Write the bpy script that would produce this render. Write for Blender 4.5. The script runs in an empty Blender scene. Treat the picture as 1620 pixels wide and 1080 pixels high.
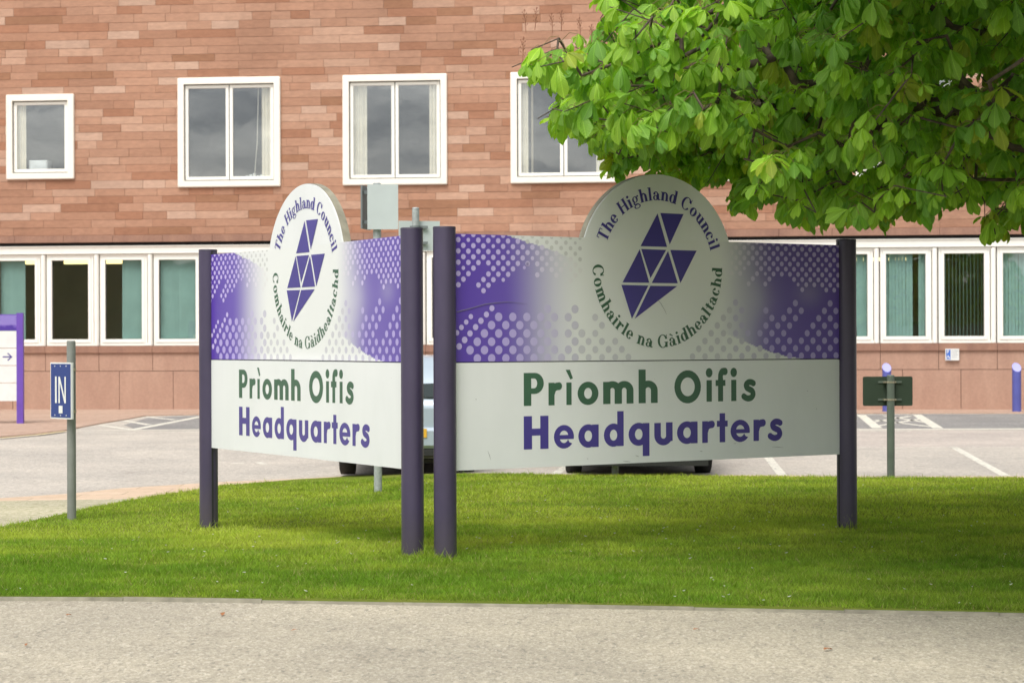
import bpy, math, random
import numpy as np
from mathutils import Matrix, Vector
from mathutils.geometry import delaunay_2d_cdt
R = math.radians
random.seed(7); rng = np.random.default_rng(11)
S = bpy.context.scene
C = S.collection

# ------------------------------------------------------------------ camera
F = 3157.0; CAM = Vector((0, 0, 1.6)); ROLL = 0.0034; PITCH = 1.0 / F
cr, sr = math.cos(ROLL), math.sin(ROLL)
XA = Vector((cr, 0, -sr)); YA = Vector((sr, 0, cr)); ZA = Vector((0, -1, 0))
RP = Matrix.Rotation(PITCH, 3, 'X')
XA = RP @ XA; YA = RP @ YA; ZA = RP @ ZA
cd = bpy.data.cameras.new('camera'); cam = bpy.data.objects.new('camera', cd); C.objects.link(cam)
cam.matrix_world = Matrix(((XA.x, YA.x, ZA.x, 0), (XA.y, YA.y, ZA.y, 0), (XA.z, YA.z, ZA.z, 1.6), (0, 0, 0, 1)))
cd.sensor_width = 36; cd.lens = 36 * F / 1620; cd.clip_end = 3000; cd.clip_start = 0.1
cd.dof.use_dof = True; cd.dof.focus_distance = 15.6; cd.dof.aperture_fstop = 4.6
S.camera = cam
# ------------------------------------------------------------------ world, sun, exposure
SUN_EL, SUN_AZ = 58, 201      # azimuth clockwise from +Y: behind the camera, to the left
w = bpy.data.worlds.new('World'); S.world = w; w.use_nodes = True
nt = w.node_tree; nt.nodes.clear()
def WN(t, **k):
    n = nt.nodes.new(t)
    for a, b in k.items(): setattr(n, a, b)
    return n
sky = WN('ShaderNodeTexSky', sky_type='NISHITA', sun_disc=False, sun_elevation=R(SUN_EL), sun_rotation=R(SUN_AZ), dust_density=3.0)
hs = WN('ShaderNodeHueSaturation'); hs.inputs['Saturation'].default_value = 0.25
tc = WN('ShaderNodeTexCoord'); mp = WN('ShaderNodeMapping'); mp.inputs['Scale'].default_value = (1, 1, 3.5)
nz = WN('ShaderNodeTexNoise'); nz.inputs['Scale'].default_value = 3.2; nz.inputs['Detail'].default_value = 7; nz.inputs['Roughness'].default_value = .58
rp = WN('ShaderNodeValToRGB'); rp.color_ramp.elements[0].position = .34; rp.color_ramp.elements[0].color = (.50, .52, .55, 1)
rp.color_ramp.elements[1].position = .70; rp.color_ramp.elements[1].color = (1.3, 1.28, 1.24, 1)
mx = WN('ShaderNodeMix', data_type='RGBA', blend_type='MULTIPLY'); mx.inputs[0].default_value = 1
bg = WN('ShaderNodeBackground'); bg.inputs['Strength'].default_value = 0.15; wo = WN('ShaderNodeOutputWorld')
L = nt.links.new
L(sky.outputs[0], hs.inputs['Color']); L(tc.outputs['Generated'], mp.inputs[0]); L(mp.outputs[0], nz.inputs[0]); L(nz.outputs[0], rp.inputs[0])
n2 = WN('ShaderNodeTexNoise'); n2.inputs['Scale'].default_value = 17; n2.inputs['Detail'].default_value = 6; L(mp.outputs[0], n2.inputs[0])
r2 = WN('ShaderNodeValToRGB'); r2.color_ramp.elements[0].position = .36; r2.color_ramp.elements[0].color = (.62, .64, .67, 1); r2.color_ramp.elements[1].position = .66; r2.color_ramp.elements[1].color = (1.25, 1.24, 1.2, 1); L(n2.outputs[0], r2.inputs[0])
m2 = WN('ShaderNodeMix', data_type='RGBA', blend_type='MULTIPLY'); m2.inputs[0].default_value = 1; L(rp.outputs[0], m2.inputs[6]); L(r2.outputs[0], m2.inputs[7])
L(hs.outputs[0], mx.inputs[6]); L(m2.outputs[2], mx.inputs[7]); L(mx.outputs[2], bg.inputs[0]); L(bg.outputs[0], wo.inputs[0])
sd = bpy.data.lights.new('sun', 'SUN'); sd.energy = 1.25; sd.angle = R(30); sd.color = (1, .965, .91)
so = bpy.data.objects.new('sun', sd); C.objects.link(so)
el, az = R(SUN_EL), R(SUN_AZ)
sdir = Vector((math.sin(az) * math.cos(el), math.cos(az) * math.cos(el), math.sin(el)))
so.rotation_euler = sdir.to_track_quat('Z', 'Y').to_euler(); so.location = (0, 0, 30)
S.view_settings.view_transform = 'Standard'; S.view_settings.look = 'None'; S.view_settings.gamma = 1
S.view_settings.exposure = 0.84
S.cycles.max_bounces = 8; S.cycles.transparent_max_bounces = 12

# ------------------------------------------------------------------ survey helpers
def ray(px, py):
    u = (px - 810) / F; v = (540 - py) / F
    return XA * u + YA * v - ZA
def at(px, py, Y):
    d = ray(px, py); return CAM + d * (Y / d.y)
def sm(t):
    t = np.clip(t, 0, 1); return t * t * (3 - 2 * t)
GZ = -.042        # general ground level
def gh(x, y):
    return GZ - 0.10 * sm(-np.asarray(x) / 2.8) * sm((np.asarray(y) - 14.5) / 4) * (1 - sm((np.asarray(y) - 24) / 8))
def G(px, py):
    d = ray(px, py); z = 0.0
    for _ in range(8):
        p = CAM + d * ((z - CAM.z) / d.z); z = float(gh(p.x, p.y))
    return (p.x, p.y)
def to_px(p):
    v = p - np.array(CAM)
    x = v @ np.array(XA); y = v @ np.array(YA); z = -(v @ np.array(ZA))
    return 810 + F * x / z, 540 - F * y / z

# ------------------------------------------------------------------ materials
class N:
    def __init__(s, name):
        s.m = bpy.data.materials.new(name); s.m.use_nodes = True; s.t = s.m.node_tree
        s.b = s.t.nodes['Principled BSDF']; s.out = s.t.nodes['Material Output']
    def n(s, t, **k):
        o = s.t.nodes.new(t)
        for a, b in k.items():
            if a in o.inputs: o.inputs[a].default_value = b
            else: setattr(o, a, b)
        return o
    def l(s, a, b): s.t.links.new(a, b)
    def coord(s, kind='Object', scale=(1, 1, 1)):
        c = s.n('ShaderNodeTexCoord'); m = s.n('ShaderNodeMapping'); m.inputs['Scale'].default_value = scale
        s.l(c.outputs[kind], m.inputs[0]); return m.outputs[0]
    def noise(s, co, sc, det=4, ro=.55):
        q = s.n('ShaderNodeTexNoise', Scale=sc, Detail=det, Roughness=ro); s.l(co, q.inputs['Vector']); return q.outputs[0]
    def ramp(s, f, stops):
        q = s.n('ShaderNodeValToRGB'); e = q.color_ramp.elements
        while len(e) < len(stops): e.new(.5)
        for i, (p, c) in enumerate(stops): e[i].position = p; e[i].color = (*c, 1) if len(c) == 3 else c
        s.l(f, q.inputs[0]); return q.outputs[0]
    def mix(s, f, a, b, mode='MIX'):
        q = s.n('ShaderNodeMix', data_type='RGBA', blend_type=mode)
        for i, v in ((0, f), (6, a), (7, b)):
            if isinstance(v, (int, float)): q.inputs[i].default_value = v
            elif isinstance(v, tuple): q.inputs[i].default_value = (*v, 1)
            else: s.l(v, q.inputs[i])
        return q.outputs[2]
    def bump(s, f, st, d=.01):
        q = s.n('ShaderNodeBump', Strength=st, Distance=d); s.l(f, q.inputs['Height']); s.l(q.outputs[0], s.b.inputs['Normal'])
    def col(s, c):
        if isinstance(c, tuple): s.b.inputs['Base Color'].default_value = (*c, 1)
        else: s.l(c, s.b.inputs['Base Color'])
def g3(v, k=1): return (v[0] * k, v[1] * k, v[2] * k)
def plain(name, c, rough=.5, var=.12, sc=6, metal=0, bump=0, spec=None):
    q = N(name); co = q.coord(); f = q.noise(co, sc, 5)
    q.col(q.ramp(f, [(.3, g3(c, 1 - var)), (.7, g3(c, 1 + var))]))
    q.b.inputs['Roughness'].default_value = rough; q.b.inputs['Metallic'].default_value = metal
    if spec is not None: q.b.inputs['Specular IOR Level'].default_value = spec
    if bump: q.bump(q.noise(co, sc * 12, 4), bump, .003)
    return q.m
def emis(name, c, st):
    q = N(name); q.b.inputs['Emission Color'].default_value = (*c, 1); q.b.inputs['Emission Strength'].default_value = st; q.col(c); return q.m
M = {}
# asphalt with pale chippings
def asphalt(name, base, hi, lo, sc=1.0, dy=1.0):
    q = N(name); co0 = q.coord(); co = q.coord(scale=(1, dy, 1))
    v = q.n('ShaderNodeTexVoronoi', Scale=85 * sc); q.l(co, v.inputs['Vector'])
    sr_ = q.n('ShaderNodeSeparateColor'); q.l(v.outputs['Color'], sr_.inputs[0])
    chip = q.ramp(sr_.outputs[0], [(.0, lo), (.30, g3(base, .85)), (.75, g3(base, 1.1)), (1, hi)])
    v2 = q.n('ShaderNodeTexVoronoi', Scale=38 * sc); q.l(co, v2.inputs['Vector'])
    sr2 = q.n('ShaderNodeSeparateColor'); q.l(v2.outputs['Color'], sr2.inputs[0])
    chip2 = q.ramp(sr2.outputs[1], [(.0, g3(lo, .9)), (.12, base), (.88, base), (1, hi)])
    c = q.mix(.45, chip, chip2)
    big = q.noise(co0, .55, 6, .6)
    c = q.mix(1, c, q.ramp(big, [(.3, (.84, .84, .85)), (.7, (1.12, 1.11, 1.09))]), 'MULTIPLY')
    med = q.noise(co, 7, 5, .7)
    c = q.mix(1, c, q.ramp(med, [(.3, (.95, .95, .95)), (.7, (1.04, 1.04, 1.04))]), 'MULTIPLY')
    q.col(c); q.b.inputs['Roughness'].default_value = .9; q.b.inputs['Specular IOR Level'].default_value = .25
    st_ = q.noise(co0, .9, 5, .75)
    c = q.mix(1, c, q.ramp(st_, [(.60, (1, 1, 1)), (.72, (.84, .83, .82))]), 'MULTIPLY'); q.col(c)
    q.bump(v.outputs['Distance'], .3, .005); return q.m
M['path'] = asphalt('path_chippings', (.41, .365, .285), (.62, .565, .46), (.20, .185, .155), 1.15, .55)
M['road'] = asphalt('carpark_asphalt', (.47, .425, .37), (.62, .58, .52), (.31, .28, .25), .5)
M['road2'] = asphalt('carpark_lane', (.46, .40, .355), (.60, .58, .52), (.36, .32, .29), .5)
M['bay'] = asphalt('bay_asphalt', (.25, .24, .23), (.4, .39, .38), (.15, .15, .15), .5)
M['moss'] = asphalt('mossy_paving', (.44, .40, .28), (.6, .56, .42), (.20, .22, .09), .5)
def paving(name, c1, c2, moss=False):
    q = N(name); co = q.coord(); b = q.n('ShaderNodeTexBrick', Scale=1.0)
    b.inputs['Color1'].default_value = (*c1, 1); b.inputs['Color2'].default_value = (*c2, 1); b.inputs['Mortar'].default_value = (*g3(c1, .75), 1)
    b.inputs['Mortar Size'].default_value = .012; b.inputs['Brick Width'].default_value = .9; b.inputs['Row Height'].default_value = .45
    q.l(co, b.inputs['Vector']); f = q.noise(co, 9, 6, .7)
    q.col(q.mix(1, b.outputs[0], q.ramp(f, [(.3, (.85, .86, .84)), (.7, (1.1, 1.09, 1.07))]), 'MULTIPLY')); q.b.inputs['Roughness'].default_value = .9; return q.m
M['pink'] = paving('pink_paving', (.42, .28, .21), (.46, .32, .25))
M['channel'] = paving('tan_channel', (.56, .41, .29), (.60, .45, .33))
M['kerbc'] = plain('kerb_concrete', (.27, .25, .19), .9, .25, 9, bump=.5)
def worn(name, c, under, lim=.42):
    q = N(name); co = q.coord(); f = q.noise(co, 14, 6, .7)
    q.col(q.ramp(f, [(lim - .05, under), (lim + .03, c)])); q.b.inputs['Roughness'].default_value = .85; return q.m
M['linew'] = worn('worn_white_paint', (.66, .63, .54), (.36, .34, .31), .44)
M['liney'] = worn('worn_yellow_paint', (.62, .50, .26), (.42, .33, .24), .46)
# soil under grass
q = N('lawn_soil'); co = q.coord(); f = q.noise(co, 1.3, 6, .6)
q.col(q.ramp(f, [(.3, (.11, .17, .02)), (.7, (.20, .22, .05))])); q.b.inputs['Roughness'].default_value = 1; q.b.inputs['Specular IOR Level'].default_value = 0; M['soil'] = q.m
def attr_mat(name, rough, transl=0, spec=.5, extra=None):
    q = N(name); a = q.n('ShaderNodeAttribute', attribute_name='Col'); c = a.outputs['Color']
    if extra: c = extra(q, c)
    q.col(c); q.b.inputs['Roughness'].default_value = rough; q.b.inputs['Specular IOR Level'].default_value = spec
    if transl:
        t = q.n('ShaderNodeBsdfTranslucent'); ms = q.n('ShaderNodeMixShader'); ms.inputs[0].default_value = transl
        q.l(q.mix(1, c, (1.5, 1.6, .55), 'MULTIPLY'), t.inputs[0]); q.l(q.b.outputs[0], ms.inputs[1]); q.l(t.outputs[0], ms.inputs[2]); q.l(ms.outputs[0], q.out.inputs[0])
    return q.m
M['grass'] = attr_mat('grass_blades', .7, .4, .25)
def veins(q, c):
    u = q.n('ShaderNodeUVMap'); sp = q.n('ShaderNodeSeparateXYZ'); q.l(u.outputs[0], sp.inputs[0])
    ab = q.n('ShaderNodeMath', operation='ABSOLUTE'); q.l(sp.outputs[0], ab.inputs[0])
    m1 = q.n('ShaderNodeMath', operation='MULTIPLY'); q.l(sp.outputs[1], m1.inputs[0]); m1.inputs[1].default_value = 75
    m2 = q.n('ShaderNodeMath', operation='MULTIPLY'); q.l(ab.outputs[0], m2.inputs[0]); m2.inputs[1].default_value = -14
    ad = q.n('ShaderNodeMath', operation='ADD'); q.l(m1.outputs[0], ad.inputs[0]); q.l(m2.outputs[0], ad.inputs[1])
    sn = q.n('ShaderNodeMath', operation='SINE'); q.l(ad.outputs[0], sn.inputs[0])
    q.bump(sn.outputs[0], .45, .002)
    mid = q.n('ShaderNodeMath', operation='LESS_THAN'); q.l(ab.outputs[0], mid.inputs[0]); mid.inputs[1].default_value = .06
    fx = q.ramp(sn.outputs[0], [(0, (1, 1, 1)), (.75, (1, 1, 1)), (1, (1.18, 1.15, 1.2))])
    c = q.mix(1, c, fx, 'MULTIPLY')
    return q.mix(mid.outputs[0], c, q.mix(1, c, (1.4, 1.3, 1.5), 'MULTIPLY'))
M['leaf'] = attr_mat('chestnut_leaf', .45, .38, .4, veins)
M['bark'] = plain('bark', (.095, .07, .052), .9, .5, 14, bump=.8)
M['petiole'] = plain('petiole', (.22, .16, .06), .6, .3, 20)
M['flower'] = plain('spent_flower_stalk', (.30, .12, .07), .7, .3, 30)
def stone(name):
    def ex(q, c):
        co = q.coord(scale=(1, 1, 3)); f = q.noise(co, 5, 8, .65)
        c = q.mix(1, c, q.ramp(f, [(.25, (.80, .80, .80)), (.75, (1.14, 1.13, 1.12))]), 'MULTIPLY')
        co3 = q.coord(scale=(1, 1, .35)); s = q.noise(co3, .35, 6, .6)
        c = q.mix(1, c, q.ramp(s, [(.28, (.80, .79, .79)), (.5, (1, 1, 1)), (.7, (1.06, 1.06, 1.06))]), 'MULTIPLY')
        g = q.noise(q.coord(), 45, 5, .7); q.bump(g, .6, .012)
        return c
    return attr_mat(name, .92, 0, .2, ex)
M['stone'] = stone('sandstone_block')
def weathered(name, c, c2, streak=.2):
    q = N(name); co = q.coord(scale=(1, 1, .25)); f = q.noise(co, 2.2, 7, .65); g = q.noise(q.coord(), 18, 5, .65)
    a = q.ramp(f, [(.3, c2), (.66, c)])
    a = q.mix(1, a, q.ramp(g, [(.25, (.88, .88, .88)), (.7, (1.08, 1.08, 1.08))]), 'MULTIPLY')
    q.col(a); q.b.inputs['Roughness'].default_value = .88; q.bump(g, .4, .006); return q.m
M['plinth'] = weathered('pink_granite', (.44, .275, .20), (.37, .22, .16))
M['sillband'] = weathered('dark_sandstone', (.34, .19, .13), (.24, .13, .095))
M['mortar'] = plain('mortar', (.29, .185, .135), .95, .2, 8)
M['dark'] = plain('dark_gap', (.02, .02, .02), .8)
def whitepaint(name, c=(.86, .84, .77)):
    q = N(name); co = q.coord(); f = q.noise(co, 3.0, 8, .7); g = q.noise(q.coord(scale=(1, 1, .3)), 9, 5, .7)
    a = q.ramp(f, [(.24, g3(c, .9)), (.45, c)])
    a = q.mix(q.ramp(g, [(.70, (0, 0, 0)), (.80, (1, 1, 1))]), a, (.38, .34, .27))
    q.col(a); q.b.inputs['Roughness'].default_value = .45; return q.m
M['white'] = whitepaint('white_paint'); M['surround'] = whitepaint('cream_concrete', (.84, .80, .71))
M['seal'] = plain('window_seal', (.16, .15, .14), .7)
def glass(name, fac, tint=(1, 1, 1)):
    q = N(name); t = q.n('ShaderNodeBsdfTransparent'); t.inputs[0].default_value = (*tint, 1); g = q.n('ShaderNodeBsdfGlossy', Roughness=.015)
    nn = q.n('ShaderNodeBump', Strength=.06, Distance=.02); q.l(q.noise(q.coord(), 1.2, 2), nn.inputs['Height']); q.l(nn.outputs[0], g.inputs['Normal'])
    m = q.n('ShaderNodeMixShader'); m.inputs[0].default_value = fac
    q.l(t.outputs[0], m.inputs[1]); q.l(g.outputs[0], m.inputs[2]); q.l(m.outputs[0], q.out.inputs[0]); return q.m
M['glass_up'] = glass('upper_glass', .16, (.95, .97, .97)); M['glass_low'] = glass('lower_glass', .09, (.9, .93, .92))
M['blind'] = plain('teal_blind', (.36, .54, .50), .8, .07, 3); M['curtain'] = plain('cream_curtain', (.80, .73, .60), .9, .1, 4)
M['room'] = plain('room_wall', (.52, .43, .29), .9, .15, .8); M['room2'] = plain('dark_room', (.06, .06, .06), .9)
M['lamp'] = emis('strip_light', (1, .82, .36), 1.5)
M['office'] = plain('office_white', (.75, .76, .75), .6)
# sign
def panelwhite(name):
    q = N(name); f = q.noise(q.coord(scale=(1, 1, .4)), 1.4, 7, .6); g = q.noise(q.coord(), 26, 3, .7)
    a = q.ramp(f, [(.3, (.73, .745, .735)), (.6, (.79, .80, .795))])
    a = q.mix(q.ramp(g, [(.735, (0, 0, 0)), (.79, (1, 1, 1))]), a, (.5, .5, .46))
    q.col(a); q.b.inputs['Roughness'].default_value = .3; return q.m
M['panel'] = panelwhite('panel_white'); M['print'] = attr_mat('printed_vinyl', .32, 0, .5)
M['vpurple'] = plain('purple_vinyl', (.058, .042, .26), .28, .08, 2); M['vgreen'] = plain('green_vinyl', (.038, .115, .062), .28, .08, 2)
q = N('post_purple'); f = q.noise(q.coord(scale=(1, 1, .35)), 3, 7, .65); sx = q.n('ShaderNodeSeparateXYZ'); q.l(q.coord(), sx.inputs[0])
a = q.ramp(f, [(.3, (.045, .035, .070)), (.7, (.066, .052, .100))]); g = q.noise(q.coord(), 40, 4, .7)
mr = q.n('ShaderNodeMapRange'); mr.inputs[1].default_value = 0; mr.inputs[2].default_value = .35; mr.inputs[3].default_value = .75; mr.inputs[4].default_value = 0; q.l(sx.outputs[2], mr.inputs[0])
mu = q.n('ShaderNodeMath', operation='MULTIPLY'); q.l(mr.outputs[0], mu.inputs[0]); q.l(g, mu.inputs[1])
q.col(q.mix(mu.outputs[0], a, (.085, .07, .055))); q.b.inputs['Roughness'].default_value = .42; q.b.inputs['Roughness'].default_value = .36; M['post'] = q.m
M['dark_post'] = plain('dark_channel', (.045, .036, .065), .5, .15)
M['galv'] = plain('galvanised_steel', (.36, .39, .38), .55, .2, 25, metal=.15)
M['plategrey'] = plain('plate_grey', (.50, .55, .54), .45, .05, 3)
M['platedark'] = plain('plate_dark_grey', (.16, .18, .18), .5, .1, 3)
M['polegrey'] = plain('pole_grey', (.20, .21, .19), .45, .15, 5); M['polegreen'] = plain('pole_green', (.11, .135, .11), .45, .15, 5)
M['backgreen'] = plain('plate_green_back', (.030, .048, .030), .5, .1, 3); M['clip'] = plain('steel_clip', (.42, .38, .28), .4, .2, 20, metal=.6)
M['blue'] = plain('sign_blue', (.018, .045, .20), .3, .06, 3); M['signwhite'] = plain('sign_white', (.72, .73, .70), .4, .06, 5)
M['wayp'] = plain('wayfinder_purple', (.13, .06, .38), .45, .08, 4); M['boll'] = plain('bollard_blue', (.085, .095, .34), .5, .1, 4)
M['bollface'] = plain('bollard_face', (.36, .36, .78), .5, .05, 4); M['noticeblue'] = plain('notice_blue', (.05, .15, .55), .4)
M['ink'] = plain('grey_ink', (.38, .39, .42), .6); M['daisy'] = plain('daisy_white', (.72, .72, .62), .7); M['fallen'] = plain('fallen_leaf', (.32, .13, .05), .8, .3, 40)
def carpaint(name, c, rough=.3, metal=.5):
    q = N(name); q.col(c); q.b.inputs['Roughness'].default_value = rough; q.b.inputs['Metallic'].default_value = metal; q.b.inputs['Coat Weight'].default_value = .6; return q.m
M['silver'] = carpaint('silver_blue_paint', (.40, .47, .54), .35, .1); M['blackcar'] = carpaint('black_paint', (.012, .012, .014), .25, .2)
M['tyre'] = plain('tyre', (.018, .018, .018), .85, .2, 20); M['rim'] = plain('alloy', (.4, .4, .42), .35, .05, 5, metal=.9)
q = N('car_glass'); q.col((.03, .04, .04)); q.b.inputs['Roughness'].default_value = .05; M['carglass'] = q.m
M['plastic'] = plain('black_plastic', (.02, .02, .02), .6); M['red'] = plain('red_lens', (.35, .02, .015), .2); M['plate_y'] = plain('plate_yellow', (.75, .42, .04), .5)
M['clear'] = plain('clear_lens', (.6, .62, .63), .15); M['added_ridge'] = plain('added_ridge_green', (.04, .06, .025), 1, .3, .05)

# ------------------------------------------------------------------ mesh helpers
def tag(o, label=None, cat=None, group=None, kind=None):
    for k, v in (('label', label), ('category', cat), ('group', group), ('kind', kind)):
        if v: o[k] = v
    return o
def empty(name, loc=(0, 0, 0), rz=0):
    o = bpy.data.objects.new(name, None); C.objects.link(o); o.location = loc; o.rotation_euler = (0, 0, rz); o.empty_display_size = .2; return o
def link(name, me, mat, parent=None):
    if not isinstance(mat, (list, tuple)): mat = [mat]
    for m in mat: me.materials.append(m)
    o = bpy.data.objects.new(name, me); C.objects.link(o)
    if parent: o.parent = parent
    return o
class MB:
    def __init__(s): s.v = []; s.f = []; s.c = []; s.sm = []
    def face(s, pts, c=None, smooth=False):
        b = len(s.v); s.v += [tuple(p) for p in pts]; s.f.append(tuple(range(b, b + len(pts)))); s.c.append(c); s.sm.append(smooth)
    def box(s, x0, y0, z0, x1, y1, z1, c=None, bev=0):
        if bev:
            b = bev
            P = [[(x0 + b, y0, z0 + b), (x1 - b, y0, z0 + b), (x1 - b, y0, z1 - b), (x0 + b, y0, z1 - b)],
                 [(x0, y0 + b, z0), (x1, y0 + b, z0), (x1, y0 + b, z1), (x0, y0 + b, z1)]]
            s.face(P[0], c)
            for i in range(4):
                j = (i + 1) % 4; s.face([P[0][i], P[1][i], P[1][j], P[0][j]], c)
            y0 = y0 + b
            front = False
        else: front = True
        v = [(x0, y0, z0), (x1, y0, z0), (x1, y1, z0), (x0, y1, z0), (x0, y0, z1), (x1, y0, z1), (x1, y1, z1), (x0, y1, z1)]
        fs = [(3, 2, 1, 0), (4, 5, 6, 7), (1, 2, 6, 5), (2, 3, 7, 6), (3, 0, 4, 7)]
        if front: fs.append((0, 1, 5, 4))
        b = len(s.v); s.v += v
        for f in fs: s.f.append(tuple(b + i for i in f)); s.c.append(c); s.sm.append(False)
    def tube(s, path, rads, n=12, caps=True, smooth=True, c=None):
        path = [Vector(p) for p in path]
        if not isinstance(rads, (list, tuple)): rads = [rads] * len(path)
        rings = []
        for i, p in enumerate(path):
            d = (path[min(i + 1, len(path) - 1)] - path[max(i - 1, 0)]).normalized()
            a = d.cross(Vector((0, 0, 1)) if abs(d.z) < .9 else Vector((1, 0, 0))).normalized(); e = d.cross(a)
            b = len(s.v); rings.append(b)
            for k in range(n):
                t = 2 * math.pi * k / n; s.v.append(tuple(p + (a * math.cos(t) + e * math.sin(t)) * rads[i]))
        for i in range(len(path) - 1):
            for k in range(n):
                j = (k + 1) % n; s.f.append((rings[i] + k, rings[i] + j, rings[i + 1] + j, rings[i + 1] + k)); s.c.append(c); s.sm.append(smooth)
        if caps:
            s.face([s.v[rings[0] + k] for k in range(n)], c); s.face([s.v[rings[-1] + k] for k in reversed(range(n))], c)
    def cyl(s, x, y, z0, z1, r, n=24, c=None): s.tube([(x, y, z0), (x, y, z1)], r, n, c=c)
    def prism(s, pts, y0, y1, c=None):     # outline in x,z extruded along y
        n = len(pts); s.face([(p[0], y0, p[1]) for p in pts], c); s.face([(p[0], y1, p[1]) for p in reversed(pts)], c)
        for i in range(n):
            a, b = pts[i], pts[(i + 1) % n]; s.face([(a[0], y1, a[1]), (b[0], y1, b[1]), (b[0], y0, b[1]), (a[0], y0, a[1])], c)
    def build(s, name, mat, parent=None, col=False):
        me = bpy.data.meshes.new(name); me.from_pydata(s.v, [], s.f)
        me.polygons.foreach_set('use_smooth', s.sm)
        if col:
            a = me.color_attributes.new('Col', 'FLOAT_COLOR', 'CORNER')
            d = []
            for f, c in zip(s.f, s.c): d += [*(c or (1, 1, 1)), 1] * len(f)
            a.data.foreach_set('color', d)
        me.update(); return link(name, me, mat, parent)
def bulk(name, verts, faces, mat, parent=None, cols=None, uvs=None, smooth=False):
    """verts (n,3), faces (m,k) of equal size, cols per vertex"""
    me = bpy.data.meshes.new(name); n, (m, k) = len(verts), faces.shape
    me.vertices.add(n); me.vertices.foreach_set('co', np.asarray(verts, np.float32).ravel())
    me.loops.add(m * k); me.loops.foreach_set('vertex_index', faces.astype(np.int32).ravel())
    me.polygons.add(m); me.polygons.foreach_set('loop_start', np.arange(0, m * k, k, dtype=np.int32)); me.polygons.foreach_set('loop_total', np.full(m, k, np.int32))
    if smooth: me.polygons.foreach_set('use_smooth', np.ones(m, bool))
    if cols is not None:
        a = me.color_attributes.new('Col', 'FLOAT_COLOR', 'POINT'); c4 = np.ones((n, 4), np.float32); c4[:, :3] = cols; a.data.foreach_set('color', c4.ravel())
    if uvs is not None:
        u = me.uv_layers.new(name='UVMap'); u.data.foreach_set('uv', np.asarray(uvs, np.float32)[faces.ravel()].ravel())
    me.update(calc_edges=True); return link(name, me, mat, parent)
def in_poly(x, y, poly):
    x = np.asarray(x); y = np.asarray(y); r = np.zeros(x.shape, bool); n = len(poly)
    for i in range(n):
        x1, y1 = poly[i]; x2, y2 = poly[(i + 1) % n]
        if y1 == y2: continue
        c = ((y1 > y) != (y2 > y)) & (x < (x2 - x1) * (y - y1) / (y2 - y1) + x1); r ^= c
    return r
def vnoise(x, y, seed, sc):
    """smooth value noise"""
    r = np.random.default_rng(seed).random((64, 64)); x = np.asarray(x) * sc + 100; y = np.asarray(y) * sc + 100
    xi = np.floor(x).astype(int); yi = np.floor(y).astype(int); fx = sm(x - xi); fy = sm(y - yi)
    g = lambda a, b: r[a % 64, b % 64]
    return (g(xi, yi) * (1 - fx) + g(xi + 1, yi) * fx) * (1 - fy) + (g(xi, yi + 1) * (1 - fx) + g(xi + 1, yi + 1) * fx) * fy
def ccw(p):
    a = sum(p[i][0] * p[(i + 1) % len(p)][1] - p[(i + 1) % len(p)][0] * p[i][1] for i in range(len(p)))
    return list(p) if a > 0 else list(reversed(p))
def fill(prims):
    """prims: list of (outer, [holes]); union of outers minus own holes -> verts2d, tris"""
    vs, es = [], []
    for i, (o, hs_) in enumerate(prims):
        for lp in [o] + list(hs_):
            b = len(vs); vs += [Vector(p) for p in lp]; n_ = len(lp); es += [(b + j, b + (j + 1) % n_) for j in range(n_)]
    V, E, Fc, _, _, _ = delaunay_2d_cdt(vs, es, [], 0, 1e-6)
    if not Fc: return [], []
    cx = np.array([sum(V[i].x for i in f) / 3 for f in Fc]); cy = np.array([sum(V[i].y for i in f) / 3 for f in Fc]); ok = np.zeros(len(Fc), bool)
    for o, hs_ in prims:
        m = in_poly(cx, cy, o)
        for h in hs_: m &= ~in_poly(cx, cy, h)
        ok |= m
    return [tuple(v) for v in V], [f for f, k in zip(Fc, ok) if k]
def strip_poly(a, b, wd):
    a, b = Vector(a), Vector(b); d = (b - a).normalized(); n = Vector((-d.y, d.x)) * wd / 2
    return [a - n, b - n, b + n, a + n]
def drape(name, poly, dz, mat, step=.5, kind='structure', parent=None, thick=0):
    """flat sheet over the ground relief, real edge skirt of depth `thick`"""
    poly = ccw([tuple(p) for p in poly])
    dense = []
    for i in range(len(poly)):
        a, b = Vector(poly[i]), Vector(poly[(i + 1) % len(poly)]); n = max(1, int((b - a).length / max(step, .3)))
        dense += [a + (b - a) * (k / n) for k in range(n)]
    xs = [p.x for p in dense]; ys = [p.y for p in dense]; vs = list(dense); fs = [list(range(len(dense)))]
    inner = []
    gx, gy = np.meshgrid(np.arange(min(xs), max(xs), step), np.arange(min(ys), min(max(ys), 36), step))
    m = in_poly(gx, gy, [tuple(p) for p in dense]); inner = [Vector((a, b)) for a, b in zip(gx[m], gy[m])]
    V, E, Fc, _, _, of = delaunay_2d_cdt(vs + inner, [], fs, 0, 1e-5)
    Fc = [f for f, o in zip(Fc, of) if o]
    mb = MB(); z = [float(gh(v.x, v.y)) + dz for v in V]
    mb.v = [(v.x, v.y, zz) for v, zz in zip(V, z)]; mb.f = [tuple(f) for f in Fc]; mb.c = [None] * len(Fc); mb.sm = [True] * len(Fc)
    if thick:
        for i in range(len(dense)):
            a, b = dense[i], dense[(i + 1) % len(dense)]; za = float(gh(a.x, a.y)) + dz; zb = float(gh(b.x, b.y)) + dz
            mb.face([(a.x, a.y, za - thick), (b.x, b.y, zb - thick), (b.x, b.y, zb), (a.x, a.y, za)])
    o = mb.build(name, mat, parent)
    if kind: o['kind'] = kind
    return o

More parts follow.
